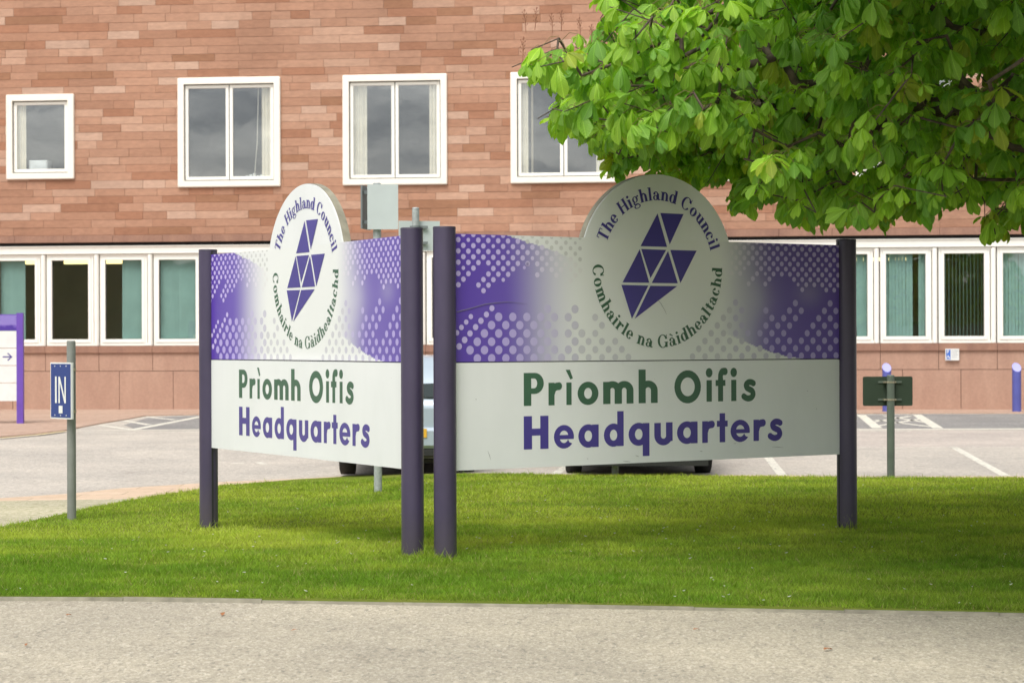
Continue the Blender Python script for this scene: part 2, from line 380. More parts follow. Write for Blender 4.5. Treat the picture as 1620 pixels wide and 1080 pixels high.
# ------------------------------------------------------------------ GROUND
xg = np.concatenate([np.linspace(-600, -14, 12), np.arange(-13, 14, .5), np.linspace(15, 600, 12)])
yg = np.concatenate([np.linspace(-600, 5, 8), np.arange(6, 34, .5), np.linspace(36, 900, 14)])
X, Y = np.meshgrid(xg, yg); Z = gh(X, Y) - .001
nx, ny = len(xg), len(yg); idx = np.arange(nx * ny).reshape(ny, nx)
fc = np.stack([idx[:-1, :-1], idx[:-1, 1:], idx[1:, 1:], idx[1:, :-1]], -1).reshape(-1, 4)
tag(bulk('ground', np.stack([X.ravel(), Y.ravel(), Z.ravel()], 1), fc, M['road']), kind='structure')
lawn_far = [(-700, 905), (-300, 868), (0, 838), (55, 827), (83, 821), (125, 811), (194, 797), (250, 787), (315, 778), (345, 772), (405, 767), (472, 761), (560, 756), (650, 753), (760, 752), (860, 754), (1000, 755.5), (1200, 757), (1400, 759), (1620, 759.5), (2300, 761)]
front_px = [(2300, 986), (1620, 974), (1040, 963), (570, 955), (150, 949), (0, 949), (-700, 952)]
lawn_poly = [G(*p) for p in lawn_far] + [G(*p) for p in front_px]
LH = .03
drape('lawn_ground', lawn_poly, LH, M['soil'], .35, thick=.06)
# foreground path of pale chippings
fr = [G(*p) for p in front_px]
drape('path', [(a[0], a[1] - .045) for a in fr] + [(-9, 5.2), (9, 5.2)], .002, M['path'], .6)
# edging kerb between path and lawn, laid in lengths
kb = MB(); pts = [Vector(p) for p in reversed(fr)]
def along(pts, s):
    for a, b in zip(pts[:-1], pts[1:]):
        l = (b - a).length
        if s <= l: return a + (b - a) * (s / l)
        s -= l
    return pts[-1]
tot = sum((b - a).length for a, b in zip(pts[:-1], pts[1:])); s_ = 0
while s_ < tot - .1:
    a, b = along(pts, s_), along(pts, min(tot, s_ + .905)); j = random.uniform(-.006, .006); t = random.uniform(-.004, .007)
    zt = GZ + .020 + t
    kb_ = [(a.x, a.y - .035 + j, GZ - .02), (b.x, b.y - .035 + j, GZ - .02), (b.x, b.y + j, GZ - .02), (a.x, a.y + j, GZ - .02)]
    top = [(p[0], p[1] + (.006 if i < 2 else -.006), zt + (0 if i in (0, 3) else random.uniform(-.003, .003))) for i, p in enumerate(kb_)]
    kb.face(top)
    for i in range(4):
        k = (i + 1) % 4; kb.face([kb_[i], kb_[k], top[k], top[i]])
    s_ += .908
tag(kb.build('kerb_edging', M['kerbc']), kind='structure')
# channel strip and mossy corner on the far side of the lawn
outer = [(-700, 800), (-300, 792), (0, 788), (107, 781), (194, 772), (260, 768), (345, 762.5), (472, 757), (560, 752), (650, 749.5), (760, 748), (860, 749.5), (1000, 750.5), (1200, 751.5), (1400, 753), (1620, 753), (2300, 754)]
drape('channel_strip', [G(*p) for p in outer] + [(x, y - .02) for x, y in [G(*p) for p in reversed(lawn_far)]], .004, M['channel'], .6, thick=.02)
drape('verge_paving', [G(*p) for p in [(-700, 806), (-300, 797), (0, 793), (107, 791), (165, 790.5), (205, 789), (194, 799), (125, 813), (55, 829), (0, 841), (-300, 871), (-700, 908)]], .006, M['moss'], .6)
# lane of paler asphalt, darker bays
Pn = lambda l: [G(*p) for p in l]
drape('road_lane', Pn([(1100, 708), (1620, 707.5), (2400, 707), (2400, 679), (1620, 680), (1100, 682)]), .0003, M['road2'], 1.0)
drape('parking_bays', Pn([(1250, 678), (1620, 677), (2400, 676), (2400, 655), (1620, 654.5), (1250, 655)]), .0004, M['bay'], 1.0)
drape('dark_bay', Pn([(196, 672), (235, 660), (330, 656), (620, 656), (620, 678), (330, 678), (215, 679)]), .0004, M['bay'], 1.0)  # left sheet in the same darker bay asphalt
# pavement beside the building
drape('pavement', Pn([(-900, 712), (-300, 700), (0, 692), (60, 687), (105, 681), (155, 671), (195, 664.5), (230, 658), (330, 656), (700, 655), (1300, 654.3), (1620, 654), (2400, 653.4), (2400, 640), (-900, 640)]), .02, M['pink'], 1.5, thick=.03)
def lines(name, segs, mat, wd):
    vs = MB()
    for a, b, *q_ in segs:
        A, B = G(*a), G(*b); p = strip_poly(A, B, q_[0] if q_ else wd); n = max(1, int((Vector(B) - Vector(A)).length / .6))
        for i in range(n):
            l = lambda t, u0, u1: u0 + (u1 - u0) * t
            c0, c1 = l(i / n, p[0], p[1]), l((i + 1) / n, p[0], p[1]); d0, d1 = l(i / n, p[3], p[2]), l((i + 1) / n, p[3], p[2])
            vs.face([(v.x, v.y, float(gh(v.x, v.y)) + name_z) for v in (c0, c1, d1, d0)])
    return tag(vs.build(name, mat), kind='structure')
name_z = .0012
lines('bay_marking', [((1508, 706.5), (1592, 753), .12), ((1203, 708), (1238, 752), .12), ((940, 708), (874, 752), .12), ((1180, 708), (2000, 707.5), .1), ((1812, 706), (1960, 754), .12)], M['linew'], .12)
name_z = .0018
lines('hatch_marking', [((1362, 656), (1388, 677), .2), ((1450, 655.5), (1484, 677), .2), ((1340, 679.5), (1900, 676.5), .35), ((1360, 656), (1450, 655.5), .15),
     ((122, 681), (330, 679.5), .16), ((133, 684), (214, 684.4), .14), ((158, 672), (208, 679.5), .16)], M['linew'], .15)
name_z = .0024
lines('hatch_stroke', [((1376, 668), (1440, 658), .13), ((1385, 674), (1458, 662), .13), ((1400, 658), (1466, 668), .13), ((1385, 664), (1474, 675), .13), ((1340, 682.5), (1440, 682), .12), ((1500, 680), (1640, 679), .12),
     ((195, 665), (236, 672), .16), ((230, 659), (276, 664), .16), ((208, 680), (330, 656.5), .18), ((158, 672), (200, 671), .1), ((250, 683), (330, 683.2), .14), ((365, 733), (385, 732.5), .1), ((408, 731), (418, 734), .1)], M['linew'], .15)
name_z = .0206
lines('yellow_line', [((-200, 700), (0, 694.5)), ((0, 694.5), (60, 689)), ((60, 689), (104, 683.2))], M['liney'], .13)

# ------------------------------------------------------------------ LAWN GRASS
def scatter(n, x0, x1, y0, y1):
    x = rng.uniform(x0, x1, n); y = rng.uniform(y0, y1, n); k = in_poly(x, y, lawn_poly); return x[k], y[k]
gx, gy = [], []
for n_, y0, y1 in ((430000, 11.4, 14.5), (300000, 14.5, 18), (200000, 18, 24.5)):
    a, b = scatter(n_, -7.5, 7.5, y0, y1); gx.append(a); gy.append(b)
gx = np.concatenate(gx); gy = np.concatenate(gy); n = len(gx)
clump = vnoise(gx, gy, 1, 5.0) * .6 + vnoise(gx, gy, 2, 14) * .4
patch = vnoise(gx, gy * 1.8, 3, .9) * .5 + vnoise(gx, gy * 1.8, 4, 2.6) * .3 + vnoise(gx, gy, 5, 8) * .2
hgt = (.018 + .026 * clump) * rng.uniform(.6, 1.35, n); hgt *= np.where(gy < 12.6, 1.15, 1)
# longer tufts round the sign posts
for (tx, ty) in ((-.506, 15.0), (-.763, 15.15), (2.86, 17.1), (-2.85, 18.55)):
    d = np.hypot(gx - tx, gy - ty); hgt *= 1 + 3.6 * np.exp(-(d / .15) ** 4) * rng.random(n) ** 2
bare = (vnoise(gx, gy * 1.4, 41, 6) > .80) & (rng.random(n) < .6); hgt = np.where(bare, hgt * .45, hgt)
tuft = vnoise(gx, gy, 42, 9) > .83; hgt = np.where(tuft & (rng.random(n) < .35), hgt * 1.9, hgt)
th = rng.uniform(0, 2 * np.pi, n); wd = rng.uniform(.0016, .0032, n) * np.where(gy > 18, 1.7, np.where(gy > 14.5, 1.3, 1))
ln = hgt * rng.uniform(.3, 1.3, n); la = rng.uniform(0, 2 * np.pi, n)
base = np.stack([gx, gy, gh(gx, gy) + LH - .002], 1); off = np.stack([np.cos(th) * wd, np.sin(th) * wd, 0 * wd], 1)
tip = base + np.stack([np.cos(la) * ln, np.sin(la) * ln, hgt], 1)
V = np.empty((n * 3, 3)); V[0::3] = base - off; V[1::3] = base + off; V[2::3] = tip
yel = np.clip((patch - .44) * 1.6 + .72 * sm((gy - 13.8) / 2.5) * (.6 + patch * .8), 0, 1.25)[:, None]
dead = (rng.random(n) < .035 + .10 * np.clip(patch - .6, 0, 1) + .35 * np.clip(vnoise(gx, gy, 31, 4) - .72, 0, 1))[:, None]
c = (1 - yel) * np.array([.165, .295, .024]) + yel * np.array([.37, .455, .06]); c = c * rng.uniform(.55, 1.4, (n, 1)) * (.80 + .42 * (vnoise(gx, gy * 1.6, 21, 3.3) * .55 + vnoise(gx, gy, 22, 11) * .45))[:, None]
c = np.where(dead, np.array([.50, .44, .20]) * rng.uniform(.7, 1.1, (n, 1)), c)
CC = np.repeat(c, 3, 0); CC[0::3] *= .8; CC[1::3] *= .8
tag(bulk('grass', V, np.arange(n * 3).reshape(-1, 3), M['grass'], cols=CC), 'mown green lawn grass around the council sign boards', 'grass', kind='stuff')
# daisies
dx, dy = scatter(420, -6, 6, 12, 23); k = vnoise(dx, dy, 8, .7) > .42; dx, dy = dx[k], dy[k]
mb = MB()
for x, y in zip(dx, dy):
    r = random.uniform(.006, .013); z = float(gh(x, y)) + LH + random.uniform(.028, .042); ax = random.uniform(-.5, .5)
    ring = [(x + r * math.cos(t), y + r * math.sin(t), z + ax * r * math.cos(t)) for t in [i * math.pi / 4 for i in range(8)]]
    mb.face(ring)
    for i in range(8): mb.face([ring[i], (x, y, z - .006), ring[(i + 1) % 8]])
tag(mb.build('daisies', M['daisy']), 'tiny white daisies scattered through the lawn', 'daisies', kind='stuff')
# fallen leaves on the path
for i, (px, py) in enumerate([(352, 974), (1102, 998), (109, 975), (41, 1022), (1252, 966), (1310, 1030), (466, 999)]):
    x, y = G(px, py); mb = MB(); a = random.uniform(0, 6); l = random.uniform(.02, .035)
    pr = [(-1, 0, .0), (-.3, .4, .35), (.5, .32, .3), (1, 0, .15), (.5, -.35, .45), (-.3, -.4, .2)]
    P = [(l * (p[0] * math.cos(a) - p[1] * math.sin(a)), l * (p[0] * math.sin(a) + p[1] * math.cos(a)), .004 + l * p[2]) for p in pr]
    mb.face([P[0], P[1], P[5]]); mb.face([P[1], P[2], P[4], P[5]]); mb.face([P[2], P[3], P[4]])
    o = mb.build('fallen_leaf', M['fallen']); o.location = (x, y, GZ + .004)
    tag(o, 'small curled brown dead leaf lying on the chipping path', 'leaf', 'dead leaves on the path')
# ------------------------------------------------------------------ LETTER SHAPES
def rect(x0, y0, x1, y1): return ([(x0, y0), (x1, y0), (x1, y1), (x0, y1)], [])
def ell(cx, cy, rx, ry, n=26, a0=0, a1=360):
    k = n if a1 - a0 >= 360 else n + 1
    return [(cx + rx * math.cos(R(a0 + (a1 - a0) * i / n)), cy + ry * math.sin(R(a0 + (a1 - a0) * i / n))) for i in range(k)]
def ring(cx, cy, rx, ry, tx, ty, cuts=()): return (ell(cx, cy, rx, ry), [ell(cx, cy, rx - tx, ry - ty)] + list(cuts))
def arch(x0, x1, top, t, tt, y0=0, sq=1.0):
    r = (x1 - x0) / 2; ry = r * sq; c = (x0 + x1) / 2
    return ([(x0, y0), (x1, y0)] + ell(c, top - ry, r, ry, 16, 0, 180), [[(x0 + t, y0 - .05), (x1 - t, y0 - .05)] + ell(c, top - ry, r - t, ry - tt, 16, 0, 180)])
def flip(pr, ymid): f = lambda l: [(-0 + x, 2 * ymid - y) for x, y in l]; return (f(pr[0]), [f(h) for h in pr[1]])
def catmull(P, k=5):
    out = []; Q = [P[0]] + list(P) + [P[-1]]
    for i in range(1, len(Q) - 2):
        for j in range(k):
            t = j / k; a, b, c_, d = Q[i - 1], Q[i], Q[i + 1], Q[i + 2]
            out.append(tuple(.5 * (2 * b[m] + (c_[m] - a[m]) * t + (2 * a[m] - 5 * b[m] + 4 * c_[m] - d[m]) * t * t + (-a[m] + 3 * b[m] - 3 * c_[m] + d[m]) * t ** 3) for m in (0, 1)))
    return out + [P[-1]]
def stroke(P, wd, smooth=True):
    P = catmull(P) if smooth else list(P); n = len(P); out = []; W = wd if callable(wd) else (lambda t: wd)
    Lf, Rt = [], []
    for i in range(n):
        a, b = P[max(i - 1, 0)], P[min(i + 1, n - 1)]; d = Vector((b[0] - a[0], b[1] - a[1])).normalized(); h = W(i / (n - 1)) / 2
        Lf.append((P[i][0] - d.y * h, P[i][1] + d.x * h)); Rt.append((P[i][0] + d.y * h, P[i][1] - d.x * h))
    for i in range(n - 1): out.append(([Lf[i], Rt[i], Rt[i + 1], Lf[i + 1]], []))
    for i in range(1, n - 1): out.append((ell(P[i][0], P[i][1], W(i / (n - 1)) / 2, W(i / (n - 1)) / 2, 14), []))
    return out
def sans(ch):
    W = .245
    o = ring(.36, .345, .36, .36, .225, .19)
    if ch == 'P': return [rect(0, 0, W, 1), ([(.02, .36), (.36, .36)] + ell(.36, .68, .30, .32, 14, -90, 90) + [(.02, 1)], [[(.2, .53), (.34, .53)] + ell(.34, .68, .10, .15, 10, -90, 90) + [(.2, .83)]])]
    if ch == 'r': return [rect(0, 0, W, .69)] + stroke([(.14, .36), (.2, .50), (.30, .565), (.46, .585)], .235)
    if ch == 'i': return [rect(.05, 0, .05 + W, .69), (ell(.05 + W / 2, .93, .155, .15), [])]
    if ch == '\u00ec': return [rect(.05, 0, .05 + W, .69), ([(.24, .78), (.02, 1.08), (.22, 1.08), (.36, .82)], [])]
    if ch == 'o': return [o]
    if ch == 'O': return [ring(.53, .49, .53, .53, .25, .23)]
    if ch == 'm': return [rect(0, 0, W, .69), arch(0, .62, .71, W - .01, .21, sq=.95), arch(.395, 1.02, .71, W - .01, .21, sq=.95)]
    if ch == 'h': return [rect(0, 0, W, 1.06), arch(0, .66, .71, W - .01, .21, sq=.95)]
    if ch == 'u': return [flip(arch(0, .66, .71, W - .01, .21, sq=.95), .34), rect(.42, .1, .66, .69)]
    if ch == 'f': return [rect(.12, 0, .12 + W, .75), rect(0, .50, .48, .69)] + stroke([(.242, .72), (.25, .86), (.33, .955), (.50, .965)], .235)
    if ch == 's': return stroke([(.45, .56), (.36, .60), (.24, .60), (.145, .53), (.17, .43), (.27, .375), (.38, .32), (.425, .21), (.36, .11), (.23, .075), (.12, .10), (.03, .155)], .20)
    if ch == 'H': return [rect(0, 0, .26, 1), rect(.52, 0, .78, 1), rect(.2, .41, .6, .62)]
    if ch == 'e': return [ring(.36, .345, .36, .36, .20, .17, [[(.36, .27), (.8, .27), (.8, .09), (.56, .17), (.5, .27)]]), rect(.12, .27, .715, .40)]
    if ch == 'a': return [o, rect(.50, 0, .74, .69)]
    if ch == 'd': return [o, rect(.50, 0, .74, 1.08)]
    if ch == 'q': return [o, rect(.50, -.34, .74, .69)]
    if ch == 't': return [rect(.12, 0, .12 + W, .93), rect(0, .50, .48, .69)]
TK, TN, SF = .185, .065, .05
def serif(ch):
    x = .66; A = lambda x0, x1: arch(x0, x1, x + .01, TK, .09, sq=1.15)
    ft = lambda c_, h=.0: rect(c_ - .15, h, c_ + .15, h + SF)
    fl = lambda c_, t: ([(c_ - .17, t - .06), (c_, t - .09), (c_ + .08, t - .09), (c_ + .08, t), (c_ - .17, t - .01)], [])
    st = lambda c_, t, b=0: rect(c_ - TK / 2, b, c_ + TK / 2, t)
    if ch == 'T': return [st(.33, 1), ft(.33), rect(0, .93, .66, 1), rect(0, .74, .05, 1), rect(.61, .74, .66, 1)], .68
    if ch == 'H': return [st(.15, 1), st(.62, 1), ft(.15), ft(.62), ft(.15, .95), ft(.62, .95), rect(.1, .47, .66, .54)], .78
    if ch == 'h': return [st(.16, 1.0), fl(.16, 1.0), ft(.16), A(.08, .60), ft(.52)], .68
    if ch == 'n': return [st(.16, x), fl(.16, x), ft(.16), A(.08, .60), ft(.52)], .68
    if ch == 'm': return [st(.16, x), fl(.16, x), ft(.16), A(.08, .57), ft(.49), A(.405, .90), ft(.82)], 1.0
    if ch == 'u': return [flip(arch(.08, .60, x, TK, .09, sq=1.15), .33), st(.52, x), fl(.16, x), fl(.52, x), rect(.5, 0, .66, SF)], .70
    if ch == 'i': return [st(.16, x), fl(.16, x), ft(.16), (ell(.15, .88, .10, .10, 14), [])], .34
    if ch == 'l': return [st(.16, 1), fl(.16, 1), ft(.16)], .34
    if ch == 'd': return [ring(.27, .32, .27, .345, TK, .055), st(.50, 1.0), fl(.50, 1.0), rect(.48, 0, .64, SF)], .67
    if ch == 'o': return [ring(.29, .325, .29, .345, TK, .055)], .62
    if ch == 'e': return [ring(.27, .325, .27, .345, TK - .01, .055, [[(.25, .30), (.62, .30), (.62, .16), (.42, .13), (.36, .2)]]), rect(.12, .30, .535, .37)], .58
    if ch == 'c': return [ring(.27, .325, .27, .345, TK, .055, [[(.30, .42), (.62, .46), (.62, .15), (.42, .12), (.30, .25)]]), (ell(.42, .50, .09, .09, 12), [])], .55
    if ch == 'r': return [st(.16, x), fl(.16, x), ft(.16), (ell(.43, .55, .10, .10, 12), [])] + stroke([(.22, .42), (.30, .56), (.44, .61)], .09), .54
    if ch in 'a\u00e0':
        g = [ring(.22, .19, .21, .20, .14, .05), rect(.33, .04, .33 + TK, .50), rect(.4, 0, .60, .09), (ell(.13, .50, .09, .09, 12), [])] + stroke([(.12, .56), (.22, .62), (.34, .60), (.41, .50)], .085)
        if ch == '\u00e0': g.append(([(.36, .74), (.10, .95), (.24, .98), (.42, .77)], []))
        return g, .62
    if ch == 'g': return [ring(.25, .42, .23, .24, .13, .05), (ell(.52, .60, .07, .07, 10), []), ring(.28, -.13, .27, .17, .10, .055)] + stroke([(.12, .24), (.08, .12), (.2, .05), (.42, .03)], .10) + stroke([(.38, .56), (.50, .62)], .06), .60
    if ch == 't': return [rect(.12, .06, .12 + TK, .84), rect(0, .59, .40, .655)] + stroke([(.2, .10), (.26, .03), (.40, .08)], .08), .42
    if ch == 'C': return [ring(.40, .50, .40, .52, .18, .06, [[(.45, .66), (.9, .70), (.9, .26), (.74, .20), (.45, .34)]]), rect(.70, .66, .75, 1.0)], .84
    if ch == 'G': return [ring(.42, .50, .42, .52, .18, .06, [[(.45, .62), (.95, .70), (.95, .36), (.45, .36)]]), rect(.72, .68, .77, 1.0), rect(.62, .03, .62 + TK, .42), rect(.54, .39, .86, .44)], .90
    return [], .30
def xf(prims, fn): return [([fn(*p) for p in o], [[fn(*p) for p in h] for h in hs_]) for o, hs_ in prims]
def flat_mesh(mb, prims, y):
    V_, F_ = fill(prims); b = len(mb.v); mb.v += [(v[0], y, v[1]) for v in V_]
    for f in F_:
        a = [V_[i] for i in f]; s_ = (a[1][0] - a[0][0]) * (a[2][1] - a[0][1]) - (a[2][0] - a[0][0]) * (a[1][1] - a[0][1])
        mb.f.append(tuple(b + i for i in (f if s_ > 0 else f[::-1]))); mb.c.append(None); mb.sm.append(False)

# ------------------------------------------------------------------ SIGN BOARDS
N2 = Vector((-.506, 15.0)); F2 = Vector((2.86, 17.1)); N1 = Vector((-.763, 15.15)); F1 = Vector((-2.822, 18.54))
LEN = 3.975; A2 = math.atan2(F2.y - N2.y, F2.x - N2.x); A1 = math.atan2(N1.y - F1.y, N1.x - F1.x)
FY = -.004
def ps(px, py):
    e = Vector((math.cos(A2), math.sin(A2), 0)); n = Vector((math.sin(A2), -math.cos(A2), 0)); p0 = Vector((N2.x, N2.y, 0)) + n * (-FY)
    d = ray(px, py); t = (p0 - CAM).dot(n) / d.dot(n); p = CAM + d * t
    return ((p - p0).dot(e), p.z)
c3 = lambda x, y: ps(700 + x / 4.5, 340 + y / 4.5)
c4 = lambda x, y: ps(900 + x / 3.3733, 260 + y / 3.375)
c5 = lambda x, y: ps(1120 + x / 4.5, 360 + y / 4.5)
c6 = lambda x, y: ps(700 + x / 2.4545, 560 + y / 2.4545)
X0, X1, ZB, ZS, ZT = .080, LEN - .080, .633, 1.452, 2.418
DC = (1.985, 2.19); DR = .752
WH = np.array([.77, .78, .76])
def curve(pts, s):
    xs = [p[0] for p in pts]; zs = [p[1] for p in pts]; return np.interp(s, xs, zs)
TOPC = [(0, 9)] + [c3(*p) for p in [(420, 128), (520, 165), (640, 205), (750, 240), (870, 290), (1010, 365)]]
TOPC.append((TOPC[-1][0] + .01, 9))
BOTC = [(0, -9)] + [c5(*p) for p in [(100, 748), (230, 795), (330, 842), (440, 882), (550, 913), (640, 928), (700, 946)]]; BOTC[0] = (BOTC[1][0] - .01, -9); BOTC.append((BOTC[-1][0] + .01, -9))
def alpha(s, z):
    s = np.asarray(s); z = np.asarray(z)
    aL = 1 - sm((s - c3(420, 500)[0]) / (c3(1010, 500)[0] - c3(420, 500)[0]))
    aR = sm((s - c5(40, 500)[0]) / (c5(480, 500)[0] - c5(40, 500)[0]))
    a = np.where(s < 1.985, aL, aR * .97)
    dip = np.exp(-((s - c5(330, 0)[0]) / .22) ** 2 - ((z - 1.95) / .2) ** 2) * .25 + np.exp(-((s - 3.55) / .14) ** 2 - ((z - 2.0) / .1) ** 2) * .15
    a = a * (1 - dip)
    a = np.where(z > curve(TOPC, s), a * .06, a); a = np.where(z < curve(BOTC, s), a * .05, a); return a
def bgcol(s, z):
    a = alpha(s, z)[..., None]; deep = np.array([.095, .045, .37]); lite = np.array([.21, .16, .48])
    t = np.clip((np.asarray(s) - .1) / .9, 0, 1)[..., None]; t = np.where(np.asarray(s)[..., None] > 2, np.clip((3.9 - np.asarray(s)[..., None]) / 1.0, 0, 1), t)
    p = deep * (1 - t * .6) + lite * t * .6
    return WH * (1 - a) + p * a
def pl(fn, pts): return [fn(*p) for p in pts]
UP = [pl(c3, [(60, 100), (60, 560), (95, 560), (130, 520), (245, 372), (290, 365), (300, 400), (240, 500), (304, 570), (345, 520), (405, 440), (437, 492), (480, 445), (545, 372), (640, 375), (655, 415), (677, 445), (745, 395), (770, 450), (792, 485), (850, 405), (885, 420), (920, 492), (960, 440), (1015, 385), (1015, 100)]),
      pl(c5, [(120, 60), (120, 330), (150, 382), (175, 340), (215, 315), (238, 350), (300, 260), (330, 270), (275, 400), (305, 422), (365, 340), (395, 350), (385, 400), (412, 428), (470, 345), (520, 355), (575, 358), (600, 340), (610, 400), (655, 465), (700, 420), (735, 428), (790, 430), (820, 470), (870, 470), (960, 400), (960, 60)])]
LO = [pl(c3, [(150, 1060), (175, 965), (385, 690), (620, 690), (680, 700), (757, 640), (800, 700), (835, 760), (850, 1060)]),
      pl(c3, [(880, 1060), (880, 700), (942, 650), (975, 780), (1010, 860), (1098, 695), (1160, 770), (1170, 1060)]),
      pl(c3, [(1180, 1060), (1180, 940), (1240, 870), (1300, 950), (1345, 1060)]),
      pl(c5, [(-160, 1000), (-130, 850), (160, 470), (270, 490), (290, 760), (300, 1000)]),
      pl(c5, [(300, 1000), (320, 860), (380, 690), (390, 620), (420, 510), (440, 620), (470, 640), (595, 495), (675, 590), (640, 680), (600, 790), (600, 850), (640, 780), (857, 495), (970, 560), (970, 1000)])]
def clip_disc(cx, cz, r):
    lo, hi, l, rr = ZS + .003, ZT - .003, X0 + .002, X1 - .002
    p = [(min(max(cx + r * math.cos(t), l), rr), min(max(cz + r * 1.0 * math.sin(t), lo), hi)) for t in [i * math.pi / 8 for i in range(16)]]
    return p
def make_board():
    root = empty('sign_board')
    for x in (0, LEN):
        mb = MB(); mb.cyl(x, 0, -.3, 2.455, .0855, 40); mb.build('post', M['post'], root)
        cp = MB(); cp.tube([(x, 0, 2.455), (x, 0, 2.468)], [.0875, .084], 40); cp.build('post_cap', M['dark_post'], root)
    for x, s_ in ((0, 1), (LEN, -1)):      # slot in the post that takes the panels
        mb = MB(); a = x + s_ * .0865; mb.box(min(a, a - s_ * .02), -.006, -.3, max(a, a - s_ * .02), .012, 2.45); mb.build('slot', M['dark'], root)
    # header panel: board with the round top
    th = math.acos((ZT - DC[1]) / DR); k = 48
    top = [(DC[0] + DR * math.sin(th - 2 * th * i / k), DC[1] + DR * math.cos(th - 2 * th * i / k)) for i in range(k + 1)]
    out = [(X0, ZS), (X1, ZS), (X1, ZT)] + top + [(X0, ZT)]
    V_, F_ = fill([(out, [])]); mb = MB()
    for y, fl_ in ((FY, 0), (.036, 1)):
        b = len(mb.v); mb.v += [(v[0], y, v[1]) for v in V_]
        for f in F_: mb.f.append(tuple(b + i for i in f)); mb.c.append(None); mb.sm.append(False)
    for i in range(len(out)):
        a, c_ = out[i], out[(i + 1) % len(out)]; mb.face([(a[0], FY, a[1]), (c_[0], FY, c_[1]), (c_[0], .036, c_[1]), (a[0], .036, a[1])])
    hp = mb.build('header_panel', M['panel'], root)
    # rim trim of the round top, a little proud behind
    rm = MB()
    for i in range(k):
        a, c_ = top[i], top[i + 1]; f = lambda p, r_: (DC[0] + (p[0] - DC[0]) * r_, DC[1] + (p[1] - DC[1]) * r_)
        a1, c1, a2, c2 = f(a, .965), f(c_, .965), f(a, 1.004), f(c_, 1.004)
        rm.face([(a2[0], .006, a2[1]), (c2[0], .006, c2[1]), (c2[0], .075, c2[1]), (a2[0], .075, a2[1])]); rm.face([(a1[0], .075, a1[1]), (c1[0], .075, c1[1]), (c2[0], .075, c2[1]), (a2[0], .075, a2[1])])
        rm.face([(a1[0], .038, a1[1]), (c1[0], .038, c1[1]), (c1[0], .075, c1[1]), (a1[0], .075, a1[1])])
    rm.build('rim', M['kerbc'], root)
    # printed backdrop
    nx_, nz_ = 420, 110; gs, gz = np.meshgrid(np.linspace(X0, X1, nx_ + 1), np.linspace(ZS, ZT, nz_ + 1))
    Vv = np.stack([gs.ravel(), np.full(gs.size, FY - .001), gz.ravel()], 1); id_ = np.arange(gs.size).reshape(gs.shape)
    fq = np.stack([id_[:-1, :-1], id_[:-1, 1:], id_[1:, 1:], id_[1:, :-1]], -1).reshape(-1, 4)
    bulk('printed_backdrop', Vv, fq, M['print'], root, cols=bgcol(gs.ravel(), gz.ravel()))
    # halftone dots
    mb = MB(); used = []
    def dot(s, z, r, c_):
        if s < X0 - r * .6 or s > X1 + r * .6 or z < ZS - r * .7 or z > ZT + r * .7 or (s - DC[0]) ** 2 + (z - DC[1]) ** 2 < (DR + r * .3) ** 2 and False: return
        p = clip_disc(s, z, r); mb.face([(a, FY - .002, b) for a, b in p], tuple(c_))
    a0, r0 = .0885, .0425; an = c3(183, 178)
    for j in range(-30, 30):
        for i in range(-30, 60):
            s = an[0] + (i + .5 * (j % 2)) * a0; z = an[1] + j * r0
            if (s - DC[0]) ** 2 + (z - DC[1]) ** 2 < (DR - .01) ** 2: continue
            inn = any(in_poly(np.array([s]), np.array([z]), u)[0] for u in UP)
            if not inn: continue
            al = float(alpha(s, z)); tp = z > float(curve(TOPC, s))
            col_ = np.array([.60, .60, .59]) if tp and s < 2 else np.array([.74, .735, .72]) * (1 - al) + np.array([.50, .42, .74]) * al
            jr = .0205 if (i * 7 + j * 3) % 11 else .016
            if tp and s < 2: jr *= .85
            dot(s, z, jr, col_)
    a0, r0 = .1275, .0632; an = c3(399, 725)
    for j in range(-30, 12):
        for i in range(-10, 40):
            s = an[0] + (i + .5 * (j % 2)) * a0; z = an[1] + j * r0
            if (s - DC[0]) ** 2 + (z - DC[1]) ** 2 < (DR - .12) ** 2: continue
            if not any(in_poly(np.array([s]), np.array([z]), u)[0] for u in LO): continue
            al = float(alpha(s, z))
            far = abs(s - 1.985) < .75
            col_ = np.array([.56, .545, .62]) * (1 - al) + np.array([.42, .35, .68]) * al
            if far: col_ = col_ * .45 + np.array([.62, .62, .62]) * .55
            dot(s, z, .0335 if s < 1.3 else .028, col_)
    for x, y, r in [(201, 723, 19), (168, 762, 19), (134, 800, 20), (102, 838, 20), (351, 664, 22), (312, 708, 22), (273, 753, 23), (235, 798, 23), (195, 843, 23), (157, 889, 24), (118, 935, 24), (582, 375, 13), (604, 349, 13)]:
        s, z = c3(x, y); dot(s, z, r / 4.5 * .0047, (.50, .42, .74))
    mb.build('halftone_dots', M['print'], root, col=True)
    # emblem of triangles
    mb = MB(); tri = [[(472, 262), (523, 441), (381, 437)], [(487, 260), (611, 266), (537, 428)], [(377, 453), (428, 632), (285, 630)], [(385, 452), (518, 457), (434, 607)],
                      [(528, 462), (580, 635), (441, 633)], [(540, 457), (681, 461), (594, 634)], [(279, 643), (423, 647), (335, 824)], [(434, 648), (577, 650), (350, 824)]]
    for t in tri: flat_mesh(mb, [(pl(c4, t), [])], FY - .003)
    mb.build('emblem', M['vpurple'], root)
